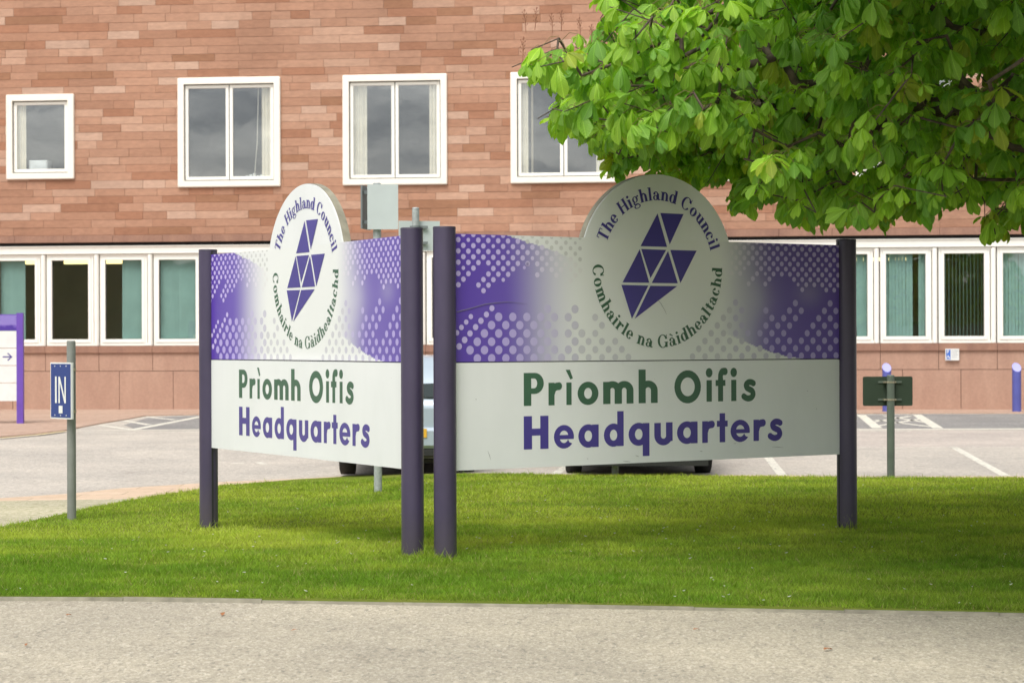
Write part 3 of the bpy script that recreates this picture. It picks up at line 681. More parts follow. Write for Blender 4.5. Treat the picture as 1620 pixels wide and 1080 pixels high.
    # ring lettering
    def ringtext(text, deg0, deg1, rbase, inward, size, yo):
        gl = [serif(c_) for c_ in text]; gl = [(g_, w_ * (1.0)) for g_, w_ in gl]; sp = .045
        total = sum(w_ + sp for _, w_ in gl) - sp; out_ = []; x = 0
        for g_, w_ in gl:
            ang = deg0 + (deg1 - deg0) * ((x + w_ / 2) / total); x += w_ + sp
            if not g_: continue
            a_ = R(ang); rad = Vector((math.cos(a_), math.sin(a_))); sx_ = abs(R(deg1 - deg0)) * (rbase + (size * .35 if not inward else -size * .35)) / total
            up_ = -rad if inward else rad; rt = Vector((up_.y, -up_.x))
            o0 = Vector(DC2) + rad * rbase
            def fn(u, v, o0=o0, rt=rt, up_=up_, w_=w_, sx_=sx_): p = o0 + rt * ((u - w_ / 2) * sx_) + up_ * (v * size); return (p.x, p.y)
            flat_mesh(out_mb, xf(g_, fn), yo)
    DC2 = CEN
    out_mb = MB(); ringtext('The Highland Council', 159, 15.5, .543, False, .106, FY - .003); out_mb.build('ring_lettering', M['vpurple'], root)
    out_mb = MB(); ringtext('Comhairle na G\u00e0idhealtachd', 178.5, 361.5, .642, True, .104, FY - .003); out_mb.build('ring_lettering', M['vgreen'], root)
    # name panel
    mb = MB(); c_ = .02; out = [(X0, ZB), (X1, ZB), (X1, ZS - .008)] + [(X0, ZS - .008)]
    out = [(X0, ZB), (X1, ZB), (X1, ZS - .008 - c_), (X1 - c_ * .3, ZS - .008 - c_ * .3), (X1 - c_, ZS - .008), (X0, ZS - .008)]
    mb.prism(out, FY - .002, .036); mb.build('name_panel', M['panel'], root)
    sh = MB(); sh.box(X0 + .01, FY + .008, ZS - .009, X1 - .01, .034, ZS + .001); sh.build('seam', M['dark'], root)
    def heading(name, word, xs, base_px, cap_px, mat):
        mb = MB()
        for ch, (xa, xb), yb in zip(word, xs, base_px):
            g_ = sans(ch); us = [p[0] for o, _ in g_ for p in o]; u0, u1 = min(us), max(us)
            sa, sb = c6(xa, yb)[0], c6(xb, yb)[0]
            fn = lambda u, v: (sa + (u - u0) / (u1 - u0) * (sb - sa), ZBASE + v * CAPH)
            flat_mesh(mb, xf(g_, fn), FY - .003)
        mb.build(name, mat, root)
    xs1 = [(315, 393), (411, 464), (478, 506), (524, 605), (623, 741), (761, 835), (900, 1003), (1022, 1048), (1060, 1107), (1118, 1143), (1160, 1216)]
    ZBASE = c6(315, 201)[1]; CAPH = c6(315, 73)[1] - ZBASE

    heading('gaelic_lettering', 'Pr\u00ecomhOifis', xs1, [195] * 11, None, M['vgreen'])
    xs2 = [(315, 411), (432, 510), (527, 606), (626, 703), (722, 803), (822, 893), (910, 990), (1008, 1057), (1065, 1107), (1118, 1193), (1207, 1255), (1262, 1320)]
    ZBASE = c6(315, 370)[1]; CAPH = c6(315, 241)[1] - ZBASE
    heading('english_lettering', 'Headquarters', xs2, [360] * 12, None, M['vpurple'])
    return root
CEN = (1.985, 2.192)
board = make_board()
def copy_tree(o, parent=None):
    c_ = o.copy(); C.objects.link(c_); c_.parent = parent
    for ch in list(o.children): copy_tree(ch, c_)
    return c_
board.location = (N2.x, N2.y, 0); board.rotation_euler.z = A2
b2 = copy_tree(board)
import bmesh
for ch in b2.children:          # the left board's sheets are slightly bowed
    kb_ = {'header_panel': .06, 'rim': .06, 'printed_backdrop': .06, 'halftone_dots': .06, 'emblem': .06, 'ring_lettering': .06, 'name_panel': .02, 'seam': .04, 'gaelic_lettering': .02, 'english_lettering': .02}.get(ch.name.split('.')[0], 0)
    if not kb_: continue
    ch.data = ch.data.copy(); bm = bmesh.new(); bm.from_mesh(ch.data)
    if 'backdrop' not in ch.name:
        for k in range(1, 24):
            bmesh.ops.bisect_plane(bm, geom=bm.verts[:] + bm.edges[:] + bm.faces[:], plane_co=(X0 + (X1 - X0) * k / 24, 0, 0), plane_no=(1, 0, 0), dist=1e-5)
    for v in bm.verts:
        t = min(max((v.co.x - X0) / (X1 - X0), 0), 1) * 24; f_ = math.floor(t); q_ = lambda u: 4 * (u / 24) * (1 - u / 24); v.co.y += kb_ * (q_(f_) * (1 - (t - f_)) + q_(min(f_ + 1, 24)) * (t - f_))
    bm.to_mesh(ch.data); bm.free()
b2.location = (F1.x, F1.y, 0); b2.rotation_euler.z = A1
tag(board, 'wide council sign board facing forward on the right, partly shaded by the tree', 'sign', 'council headquarters sign boards')
tag(b2, 'brightly lit council sign board angled away to the left, seen narrow', 'sign', 'council headquarters sign boards')
mb = MB(); mb.tube([(c3(x, y)[0], FY - .0035, c3(x, y)[1]) for x, y in [(100, 690), (200, 665), (300, 635), (400, 622), (470, 618), (600, 632)]], [.0028, .0022, .002, .0016, .0012, .0005], 5)
mb.tube([(c4(x, y)[0], FY - .0065, c4(x, y)[1]) for x, y in [(470, 720), (490, 745), (510, 780), (518, 800)]], [.001, .0016, .001, .0006], 5)
for x, y, x2, y2 in [(175, 375, 187, 410), (748, 393, 762, 396), (1280, 359, 1322, 362), (998, 376, 1010, 377), (1130, 347, 1140, 345), (1414, 142, 1419, 143), (128, 172, 130, 178), (560, 405, 566, 406), (700, 415, 730, 417), (1450, 210, 1454, 214)]:
    a, b = c6(x, y), c6(x2, y2); mb.tube([(a[0], FY - .0025, a[1]), ((a[0] + b[0]) / 2 + .002, FY - .0028, (a[1] + b[1]) / 2), (b[0], FY - .0025, b[1])], [.0006, .0018, .0005], 5)
mb.build('scratch', plain('scratch_grey', (.22, .21, .22), .8), board)
#PART3
# ------------------------------------------------------------------ COUNCIL BUILDING
BP = Vector(((156 - 810) / F * 49.2, 49.2)); BQ = Vector(((1485 - 810) / F * 47.06, 47.06)); BA = math.atan2(BQ.y - BP.y, BQ.x - BP.x)
be = Vector((math.cos(BA), math.sin(BA), 0)); bn = Vector((-math.sin(BA), math.cos(BA), 0))
def BW(px, py, dy=0.0):
    p0 = Vector((BP.x, BP.y, 0)) + bn * dy; d = ray(px, py); t = (p0 - CAM).dot(bn) / d.dot(bn); p = CAM + d * t; return ((p - p0).dot(be), p.z)
PITCHW = (BQ - BP).length / 15
bld = empty('office_building', (BP.x, BP.y, 0), BA)
tag(bld, 'pink sandstone two storey council office building with white framed windows behind the car park', 'building')
SX0, SX1 = -8 * PITCHW, 22 * PITCHW
ZPL, ZSB, ZWB, ZWT, ZF, ZC, ZU, ZROOF = .92, 1.37, 1.545, 3.80, 4.03, 4.09, 4.265, 11.4
# upper windows
wins = []
u0 = BW(282, 200)[0]; uw = BW(444, 200)[0] - u0
step3 = (BW(808, 200)[0] - u0) / 2
for k in range(-3, 8):
    if k == -1: sx0, sx1, z0, z1 = BW(11, 200)[0], BW(118, 200)[0], BW(60, 284)[1], BW(60, 150)[1]
    else: sx0, sx1, z0, z1 = u0 + k * step3, u0 + k * step3 + uw, BW(363, 296)[1], BW(363, 123)[1]
    wins.append((k, sx0, sx1, z0, z1))
SUR = .155
holes = [(a + SUR * .5, z0 + SUR * .5, b - SUR * .5, z1 - SUR * .5) for _, a, b, z0, z1 in wins]
def rsub(rs, h):
    out = []
    for (x0, z0, x1, z1) in rs:
        hx0, hz0, hx1, hz1 = h
        if hx0 >= x1 or hx1 <= x0 or hz0 >= z1 or hz1 <= z0: out.append((x0, z0, x1, z1)); continue
        if x0 < hx0: out.append((x0, z0, hx0, z1))
        if x1 > hx1: out.append((hx1, z0, x1, z1))
        a, b = max(x0, hx0), min(x1, hx1)
        if z0 < hz0: out.append((a, z0, b, hz0))
        if z1 > hz1: out.append((a, hz1, b, z1))
    return out
mb = MB(); z = ZU; rr = random.Random(3); J = .003
courses = []
while z < ZROOF:
    h = rr.choice([.18, .19, .195, .205]); courses.append((z, z + h)); z += h
bk = MB()
for (z0, z1) in courses:
    for r_ in [r for hh in [holes] for r in [(SX0, z0, SX1, z1)]]:
        rs = [r_]
        for h in holes: rs = rsub(rs, h)
        for a in rs: bk.face([(a[0], .012, a[1]), (a[2], .012, a[1]), (a[2], .012, a[3]), (a[0], .012, a[3])])
    x = SX0 - rr.random()
    while x < SX1:
        w_ = rr.choice([.55, .7, .85, 1.0, 1.15, 1.35]) * rr.uniform(.85, 1.15)
        t = rr.random(); v = rr.gauss(1, .035)
        if t < .16: c_ = (.37, .185, .115)
        elif t < .30: c_ = (.50, .31, .22)
        elif t < .36: c_ = (.53, .35, .26)
        elif t < .42: c_ = (.34, .175, .105)
        else:
            k = rr.random(); c_ = (.40 + .06 * k, .215 + .05 * k, .14 + .04 * k)
        c_ = g3(c_, v * .97); dy = rr.uniform(-.006, .004)
        rs = [(max(x, SX0) + J, z0 + J, min(x + w_, SX1) - J, z1 - J)]
        for h in holes: rs = rsub(rs, h)
        for a in rs:
            if a[2] - a[0] > .01 and a[3] - a[1] > .01: mb.box(a[0], dy, a[1], a[2], .011, a[3], c_, bev=.003 if (a[3] - a[1]) > .05 and a[2] - a[0] > .05 else 0)
        x += w_
mb.build('upper_wall', M['stone'], bld, col=True); bk.build('wall_backing', M['mortar'], bld)
# string course under the upper wall
mb = MB(); x = SX0
while x < SX1:
    mb.box(x + .004, -.07, ZC, min(x + 1.25, SX1) - .004, .3, ZU - .004); x += 1.25
mb.build('string_course', M['sillband'], bld)
mb = MB(); mb.box(SX0, .10, ZF - .02, SX1, .45, ZC - .001); mb.build('shadow_gap', M['dark'], bld)  # near-black fill paints the shade of the gap under the string course
mb = MB(); mb.box(SX0, .03, ZWT + .01, SX1, .32, ZF - .021); mb.box(SX0, .0, ZF - .05, SX1, .029, ZF - .022); mb.build('fascia', M['white'], bld)
# base courses
mb = MB(); n_ = int(round((SX1 - SX0) / PITCHW))
for i in range(n_):
    x = SX0 + i * PITCHW
    mb.box(x + .006, .02, ZPL + .006, x + PITCHW - .006, .35, ZSB - .001)
    off = PITCHW * (.5 if i % 2 else .12)
for i in range(n_):
    x = SX0 + i * PITCHW + PITCHW * .38
    mb.box(x + .006, .02, -.2, x + PITCHW - .006, .35, ZPL - .006)
mb.build('plinth', M['plinth'], bld)
mb = MB()
for i in range(n_): x = SX0 + i * PITCHW; mb.box(x + .004, -.03, ZSB, x + PITCHW - .004, .35, ZWB - .004)
mb.build('sill_band', M['sillband'], bld)
mb = MB(); mb.box(SX0 - .01, .30, -.2, SX0 + 30 * PITCHW, .34, ZSB); mb.build('plinth_backing', M['mortar'], bld)
# rooms
mb = MB(); D = 6.5
mb.box(SX0, D, 0, SX1, D + .1, 3.95); mb.box(SX0, .5, 3.80, SX1, D, 3.90); mb.box(SX0, .4, .2, SX1, D, .3)
mb.build('ground_room', M['room'], bld)
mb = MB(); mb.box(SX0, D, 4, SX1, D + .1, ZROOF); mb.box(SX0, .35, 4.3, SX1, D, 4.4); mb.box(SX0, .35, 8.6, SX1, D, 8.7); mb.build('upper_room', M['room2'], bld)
mb = MB(); mb.box(SX0 - .3, .35, -.2, SX0, D + .1, ZROOF); mb.box(SX1, .35, -.2, SX1 + .3, D + .1, ZROOF); mb.build('side_wall', M['mortar'], bld)
mb = MB(); mb.box(SX0 - .4, -.2, ZROOF + .01, SX1 + .4, D + .3, ZROOF + .35); mb.build('roof', M['surround'], bld)
mb = MB()   # cupboards and desks seen through the clear panes
for x in (-1.2, 0.5, 2.6, 12.2, 15.2, 19.5, 23): mb.box(x, D - .5, .3, x + 1.4, D - .02, 2.1); mb.box(x + .2, 2.2, .3, x + 1.6, 2.9, 1.15)
mb.build('cupboard', plain('cupboard_olive', (.20, .17, .09), .8), bld)
for (px, py, w_) in [(45, 416, 16), (121, 415.5, 40), (179, 415, 28)]:
    s0, zz = BW(px - w_ / 2, py, 2.6); s1, _ = BW(px + w_ / 2, py, 2.6); mb = MB()
    mb.box(s0, 2.6, zz - .035, s1, 2.72, zz + .035); mb.box(s0, 2.62, zz + .036, s1, 2.70, 3.80); mb.build('strip_light', M['lamp'], bld)
for s0, s1, yy in [(4.0, 5.4, 3.4), (-6, -4.6, 3.4), (14, 15.4, 4.2), (18.5, 20, 4.2)]:
    mb = MB(); mb.box(s0, yy, 3.66, s1, yy + .12, 3.74); mb.build('strip_light', M['lamp'], bld)
# ground floor bays
def ground_bay():
    w_ = PITCHW; fr_ = MB()
    zb, zt = ZWB, ZWT; l0, l1 = .012, w_ - .012
    fr_.box(l0, .10, zb, l1, .2, zb + .07)                        # bottom of outer frame
    fr_.box(l0, .10, zt - .07, l1, .2, zt - .001)
    fr_.box(l0, .10, zb + .071, l0 + .055, .2, zt - .071); fr_.box(l1 - .20, .10, zb + .071, l1 - .145, .2, zt - .071)
    fin = MB(); fin.tube([(l1 - .065, .10, zb + .002), (l1 - .065, .10, zt - .01)], .062, 16); fin.box(l1 - .125, .10, zb + .002, l1 - .006, .2, zt - .01)
    sash = MB(); a, b, c_, d_ = l0 + .058, l1 - .203, zb + .073, zt - .073; t = .072
    sash.box(a, .085, c_, b, .16, c_ + t + .015, bev=.006); sash.box(a, .085, d_ - t, b, .16, d_, bev=.006)
    sash.box(a, .085, c_ + t + .016, a + t, .16, d_ - t - .001); sash.box(b - t, .085, c_ + t + .016, b, .16, d_ - t - .001)
    sl = MB()
    for q_ in ((a + t, c_ + t + .016, a + t + .012, d_ - t), (b - t - .012, c_ + t + .016, b - t, d_ - t)): sl.box(q_[0], .12, q_[1], q_[2], .15, q_[3])
    gl = MB(); gl.box(a + t - .004, .135, c_ + t, b - t + .004, .141, d_ - t + .004)
    return fr_, fin, sash, sl, gl, (a + t, b - t, c_ + t, d_ - t)
def blind_mesh(spans, x0, x1, z0, z1, y):
    mb = MB(); pit = .072
    for a, b, sl in spans:
        xa, xb = x0 + (x1 - x0) * a, x0 + (x1 - x0) * b; n_ = max(1, int((xb - xa) / pit))
        for i in range(n_):
            u0_, u1_ = xa + (xb - xa) * i / n_, xa + (xb - xa) * (i + .97) / n_; d_ = .018 + .01 * rr.random(); sh = sl * (1 - i / n_) if sl > 0 else sl * ((i + 1) / n_)
            z0_ = z0 - .1; k = .004 * rr.uniform(-1, 1)
            mb.face([(u0_ + sh, y, z0_), (u1_ + sh, y + d_, z0_ + .0), (u1_ + k, y + d_, z1 + .05), (u0_ + k, y, z1 + .05)])
    return mb
spec = {-2: [(0, 1, 0)], -1: [(0, .67, 0)], 0: [], 1: [(.42, 1, -.04)], 2: [(0, 1, 0)], 3: [(0, 1, 0)], 4: [(0, .5, 0)], 5: [(0, 1, 0)], 6: [(0, 1, 0)], 7: [(.3, 1, 0)], 8: [(0, 1, 0)], 9: [(0, .6, .05)], 10: [(0, 1, 0)],
        11: [(0, 1, 0)], 12: [(0, 1, 0)], 13: [(0, 1, 0)], 14: [(0, .40, .02), (.64, 1, .10)], 15: [(0, .69, 0), (.83, 1, 0)], 16: 'slats'}
proto = ground_bay(); meshes = None; k0 = 0
for i in range(n_):
    bay = i - 8 + 1
    # bay index: joint at px 156 is s=0, bay 0 spans px 70..156
    sx = SX0 + i * PITCHW; idx_ = int(round(sx / PITCHW)) + 1
    wroot = None
    if meshes is None:
        o1 = proto[0].build('window', M['white'], bld); o2 = proto[1].build('mullion', M['white'], o1); o3 = proto[2].build('sash', M['white'], o1)
        o4 = proto[3].build('window_seal', M['seal'], o1); o5 = proto[4].build('pane', M['glass_low'], o1); meshes = (o1, o2, o3, o4, o5); wroot = o1
    else:
        wroot = meshes[0].copy(); C.objects.link(wroot); wroot.parent = bld
        for m_ in meshes[1:]: q_ = m_.copy(); C.objects.link(q_); q_.parent = wroot
    wroot.location = (sx, 0, 0)
    sp_ = spec.get(idx_, [(0, 1, 0)] if idx_ % 3 else [(0, .5, 0)])
    a, b, c_, d_ = proto[5]
    if sp_ == 'slats':
        mb = MB()
        for k in range(11): x = a + (b - a) * (k + .5) / 11; mb.face([(x - .008, .24, c_ - .1), (x + .014, .30, c_ - .1), (x + .014, .30, d_ + .05), (x - .008, .24, d_ + .05)])
        mb.build('blind', M['blind'], wroot)
    elif sp_: blind_mesh(sp_, a, b, c_, d_, .24).build('blind', M['blind'], wroot)
# upper windows
for k, a, b, z0, z1 in wins:
    fr_ = MB(); bev = .02
    # surround, mitred ring with softened corners
    o_ = [(a + bev, z0), (b - bev, z0), (b, z0 + bev), (b, z1 - bev), (b - bev, z1), (a + bev, z1), (a, z1 - bev), (a, z0 + bev)]
    ia, ib, iz0, iz1 = a + SUR, b - SUR, z0 + SUR, z1 - SUR
    i_ = [(ia, iz0), (ib, iz0), (ib, iz0), (ib, iz1), (ib, iz1), (ia, iz1), (ia, iz1), (ia, iz0)]
    c_ = lambda p, d_: (p[0] + ((a + b) / 2 - p[0]) * d_, p[1] + ((z0 + z1) / 2 - p[1]) * d_)
    for m_ in range(8):
        p, q_, r_, s2 = o_[m_], o_[(m_ + 1) % 8], i_[(m_ + 1) % 8], i_[m_]; P, Q_ = c_(p, .015), c_(q_, .015)
        fr_.face([(p[0], .0, p[1]), (q_[0], .0, q_[1]), (q_[0], -.065, q_[1]), (p[0], -.065, p[1])])
        fr_.face([(p[0], -.065, p[1]), (q_[0], -.065, q_[1]), (Q_[0], -.08, Q_[1]), (P[0], -.08, P[1])])
        if (r_ != s2): fr_.face([(P[0], -.08, P[1]), (Q_[0], -.08, Q_[1]), (r_[0], -.08, r_[1]), (s2[0], -.08, s2[1])]); fr_.face([(s2[0], -.08, s2[1]), (r_[0], -.08, r_[1]), (r_[0], .2, r_[1]), (s2[0], .2, s2[1])])
        else: fr_.face([(P[0], -.08, P[1]), (Q_[0], -.08, Q_[1]), (r_[0], -.08, r_[1])])
    wn = fr_.build('window', M['surround'], bld)
    sl = MB(); sl.box(ia, .03, iz0, ib, .08, iz0 + .022); sl.box(ia, .03, iz1 - .022, ib, .08, iz1); sl.box(ia, .03, iz0 + .023, ia + .022, .08, iz1 - .023); sl.box(ib - .022, .03, iz0 + .023, ib, .08, iz1 - .023)
    sh = MB(); gl = MB(); n2 = 1 if k == -1 else 2; wv = (ib - ia - .05) / n2
    for j in range(n2):
        x0 = ia + .025 + j * (wv + 0) + (.012 if j else 0); x1 = ia + .025 + (j + 1) * wv - (.012 if j == 0 and n2 == 2 else 0); t = .075; zz0, zz1 = iz0 + .025, iz1 - .025
        sh.box(x0, -.005, zz0, x1, .06, zz0 + t, bev=.008); sh.box(x0, -.005, zz1 - t, x1, .06, zz1, bev=.008); sh.box(x0, -.005, zz0 + t + .001, x0 + t, .06, zz1 - t - .001); sh.box(x1 - t, -.005, zz0 + t + .001, x1, .06, zz1 - t - .001)
        gl.box(x0 + t - .004, .03, zz0 + t - .004, x1 - t + .004, .036, zz1 - t + .004)
    if n2 == 2: m0 = ia + .025 + wv; sl.box(m0 - .0115, .03, iz0 + .023, m0 + .0115, .09, iz1 - .023)
    sl.build('window_seal', M['seal'], wn); sh.build('sash', M['white'], wn); gl.build('pane', M['glass_up'], wn)
    cu = MB()
    def drap(xa, xb, ya=.12):
        n3 = 14
        for i in range(n3):
            u, v = xa + (xb - xa) * i / n3, xa + (xb - xa) * (i + 1) / n3; p, q_ = ya + .02 * math.sin(i * 1.7), ya + .02 * math.sin((i + 1) * 1.7)
            cu.face([(u, p, iz0), (v, q_, iz0), (v, q_, iz1), (u, p, iz1)], None, True)
    if k == -1: drap(ia + .02, ia + .30)
    elif k == 0: drap(ib - .34, ib - .05); cu.tube([(ib - .42, .12, iz1), (ib - .46, .12, iz0 + .9), (ib - .53, .12, iz0 + .1)], .008, 5)
    elif k == 1: drap(ia + .02, ia + .42); drap(ib - .30, ib - .02)
    elif k == 2: drap(ia + .02, ia + .26); drap(ia + .33, ia + .38); drap(ib - .35, ib - .04)
    else: drap(ia + .02, ia + rr.uniform(.2, .5)); drap(ib - rr.uniform(.2, .4), ib - .02)
    cu.build('curtain', M['curtain'], wn)
    if k == -1: ob = MB(); ob.box(ia + .32, .2, iz0 + .02, ia + .80, .5, iz0 + .34, bev=.03); ob.build('office_printer', M['office'], wn)
    if k == 0: ob = MB(); [ob.box(ib - .75 + .09 * i, .14, iz0 + .08, ib - .69 + .09 * i, .2, iz0 + .13 + .03 * (i % 3)) for i in range(6)]; ob.build('shelf_items', M['office'], wn)
# parking notice on the plinth
s0, zt_ = BW(1495, 551.5); s1, zb_ = BW(1517, 570)
nt_ = empty('parking_notice', (BP.x + be.x * s0, BP.y + be.y * s0, zb_), BA); wN, hN = s1 - s0, zt_ - zb_
mb = MB(); mb.box(0, -.06, 0, wN, -.035, hN, bev=.004); mb.build('plate', M['signwhite'], nt_)
mb = MB(); mb.box(.02, -.063, .02, wN * .38, -.0605, hN - .02); mb.build('blue_panel', M['noticeblue'], nt_)
mb = MB(); w3 = wN * .38
gP = xf(sans('P'), lambda u, v: (w3 * .35 + u * .06, hN * .6 + v * .085)); flat_mesh(mb, gP, -.066)
flat_mesh(mb, stroke([(w3 * .5, hN * .46), (w3 * .5, hN * .30), (w3 * .75, hN * .28), (w3 * .85, hN * .14)], .016, False) + stroke(ell(w3 * .52, hN * .22, .035, .035, 14), .011, False), -.066); mb.build('symbol', M['signwhite'], nt_)
mb = MB()
for i in range(7): mb.box(wN * .45, -.0625, hN * (.86 - .11 * i), wN * (.93 - .1 * (i % 3 == 2)), -.0608, hN * (.89 - .11 * i))
mb.build('small_print', M['ink'], nt_)
tag(nt_, 'small white disabled parking notice with blue strip fixed below the right windows', 'notice')

# ------------------------------------------------------------------ STREET FURNITURE
def base_at(px, py):
    x, y = G(px, py); return (x, y, float(gh(x, y)))
def pole(name, root, r, h, mat, z0=-.2, cap=True):
    mb = MB(); mb.cyl(0, 0, z0, h, r, 28)
    if cap: mb.tube([(0, 0, h), (0, 0, h + .012)], [r * 1.04, r * .8], 28)
    return mb.build(name, mat, root)
# IN sign
b = base_at(113.5, 827); t = empty('entrance_sign', b); h = at(113, 540.5, b[1]).z - b[2]; pole('post', t, .043, h, M['polegrey'])
zt_, zb_ = at(100, 573, b[1]).z - b[2], at(100, 662, b[1]).z - b[2]; wd_ = .37; ang = R(-45)
hd = empty('plate_holder'); C.objects.unlink(hd); bpy.data.objects.remove(hd)
def plate(name, w_, z0, z1, y0, y1, mat, parent, loc, rz, cr_=.0):
    mb = MB()
    if cr_:
        o_ = []
        for cx, cz, a0 in ((w_ / 2 - cr_, z0 + cr_, -90), (w_ / 2 - cr_, z1 - cr_, 0), (-w_ / 2 + cr_, z1 - cr_, 90), (-w_ / 2 + cr_, z0 + cr_, 180)): o_ += ell(cx, cz, cr_, cr_, 5, a0, a0 + 90)
        mb.prism(o_, y0, y1)
    else: mb.box(-w_ / 2, y0, z0, w_ / 2, y1, z1)
    o = mb.build(name, mat, parent); o.location = loc; o.rotation_euler.z = rz; return o
pc = Vector((-.065, -.045, 0)); 
p1 = plate('plate', wd_, zb_, zt_, -.030, -.008, M['signwhite'], t, pc, ang)
mb = MB(); mb.box(-wd_ / 2 + .012, -.033, zb_ + .014, wd_ / 2 - .012, -.0305, zt_ - .014); mb.build('blue_face', M['blue'], p1)
mb = MB(); hz = zt_ - zb_; zz = zb_ + hz * .28; zh = hz * .47; s6 = .022
flat_mesh(mb, [rect(-.095, zz, -.065, zz + zh), rect(-.035, zz, -.010, zz + zh), rect(.072, zz, .097, zz + zh), ([(-.035, zz + zh), (-.008, zz + zh), (.097, zz), (.070, zz)], [])], -.036); mb.build('lettering', M['signwhite'], p1)
mb = MB(); mb.box(-.03, -.0365, zb_ + hz * .10, .035, -.0335, zb_ + hz * .235); mb.build('sticker', M['signwhite'], p1)
mb = MB()
for u in (-.10, 0, .10):
    for v in (zb_ + .035, zt_ - .035): mb.tube([(u, -.033, v), (u, -.037, v)], .006, 8)
mb.build('rivets', M['signwhite'], p1)
mb = MB()
for v in (zb_ + .07, zt_ - .07): mb.tube([(0, 0, v - .015), (0, 0, v + .015)], .048, 24); mb.box(-.07, -.02, v - .015, -.04, .0, v + .015)
mb.build('bracket', M['clip'], t)
tag(t, 'blue IN sign on a grey post at the left edge of the lawn', 'sign')
# back of small green plate
b = base_at(1409.5, 758); t = empty('low_sign', b); h = at(1409, 594.5, b[1]).z - b[2]; pole('post', t, .046, h, M['polegreen'])
zt_, zb_ = at(1406, 595.5, b[1]).z - b[2], at(1406, 642, b[1]).z - b[2]; sc = b[1] / F
o = plate('plate', 79 * sc, zb_, zt_, 0, .02, M['backgreen'], t, (-3 * sc, .055, 0), R(1.5), .02)
mb = MB()
for v in (zt_ - .065, zb_ + .075): mb.box(-.14, .042, v - .012, .14, .054, v + .012)
for v in (zt_ - .065, zb_ + .075): pass
mb.build('channel', M['polegreen'], t)
mb = MB()
for v in (zt_ - .065, zb_ + .075): mb.tube([(0, 0, v - .011), (0, 0, v + .011)], .050, 24); mb.box(-.085, -.012, v - .01, -.05, .041, v + .01); mb.box(.05, -.012, v - .01, .065, .041, v + .01)
mb.build('clip', M['clip'], t)
tag(t, 'dark green backed low sign on a short post at the far right lawn edge', 'sign')
# tall pole with two back-to-back plates
b = base_at(598, 782); b = (b[0], b[1], b[2]); t = empty('angled_sign', b); Yp = b[1]; sc = Yp / F
h = at(600, 291, Yp).z - b[2]; pole('post', t, .045, h, M['galv'])
zt_, zb_ = at(605, 292.5, Yp).z - b[2], at(605, 363.5, Yp).z - b[2]
o = plate('plate', 48.5 * sc, zb_, zt_, -.02, 0, M['plategrey'], t, (at(606, 300, Yp).x - b[0], -.055, 0), R(2))
o = plate('plate', .34, zb_ + .01, zt_ - .01, -.01, .01, M['platedark'], t, (at(577.5, 300, Yp).x - b[0], .09, 0), R(78)); o['label'] = 'dark angled plate seen edge on'
mb = MB()
for v in (zt_ - .085, zb_ + .085): mb.box(-.18, -.03, v - .02, -.03, .03, v + .02); mb.tube([(0, 0, v - .015), (0, 0, v + .015)], .05, 20)
mb.build('bracket', M['platedark'], t)
tag(t, 'tall post with two blank grey plates at an angle behind the left board', 'sign')
# galvanised pole with plate seen from behind, between the boards
Yp = 21.8; p = at(658.5, 600, Yp); b = (p.x, Yp, float(gh(p.x, Yp))); t = empty('galvanised_sign', b); sc = Yp / F
h = at(658, 330, Yp).z - b[2]; pole('post', t, 5.6 * sc, h, M['galv'])
zt_, zb_ = at(664, 349, Yp).z - b[2], at(664, 396, Yp).z - b[2]
o = plate('plate', 66 * sc, zb_, zt_, 0, .012, M['plategrey'], t, (at(663, 340, Yp).x - b[0], .06, 0), R(12))
mb = MB()
for v in (at(664, 359, Yp).z - b[2], at(664, 384, Yp).z - b[2]): mb.box(-.10, .038, v - .014, .13, .058, v + .014); mb.tube([(0, 0, v - .013), (0, 0, v + .013)], .044, 20)
mb.build('bracket', M['platedark'], t)
tag(t, 'galvanised post with a grey plate showing in the gap between the two boards', 'sign')
# short pole in front of the black car
b = base_at(973.5, 754); t = empty('short_post', b); pole('post', t, .043, 1.15, M['galv']); sc = b[1] / F
plate('plate', .55, .85, 1.14, 0, .015, M['backgreen'], t, (0, .052, 0), 0, .02)
tag(t, 'galvanised post standing in front of the black car, its top hidden by the board', 'sign')
# bollards
boll = None
for i, (px, pb, pt) in enumerate([(1403, 652, 573), (1608.5, 652, 572.5)]):
    x, y = G(px, pb); h = at(px, pt, y).z; r = 7.0 / F * y; x2 = x
    if boll is None:
        t = empty('bollard'); mb = MB(); a = R(40)
        hh = h; n3 = 24; b0 = len(mb.v)
        for kz in (0, 1):
            for k in range(n3):
                tt = 2 * math.pi * k / n3; cx, cy = r * math.cos(tt), r * math.sin(tt); mb.v.append((cx, cy, -.05 if kz == 0 else hh - 2.0 * r + (cy + r) * 1.0))
        for k in range(n3): j = (k + 1) % n3; mb.f.append((k, j, n3 + j, n3 + k)); mb.c.append(None); mb.sm.append(True)
        mb.face([mb.v[n3 + k] for k in range(n3)]); mb.build('shaft', M['boll'], t)
        mb = MB(); mb.face([(r * .99 * math.cos(u), r * .99 * math.sin(u) - .004, hh - 2 * r + (r * .99 * math.sin(u) + r) + .004) for u in [2 * math.pi * k / n3 for k in range(n3)]]); mb.build('slanted_cap', M['bollface'], t); boll = t
    else: t = copy_tree(boll)
    t.location = (x2, y, GZ + .02)
    tag(t, ['blue bollard with pale slanted top behind the small green backed sign', 'blue bollard with pale slanted top standing clear at the far right'][i], 'bollard', 'blue bollards by the office wall')
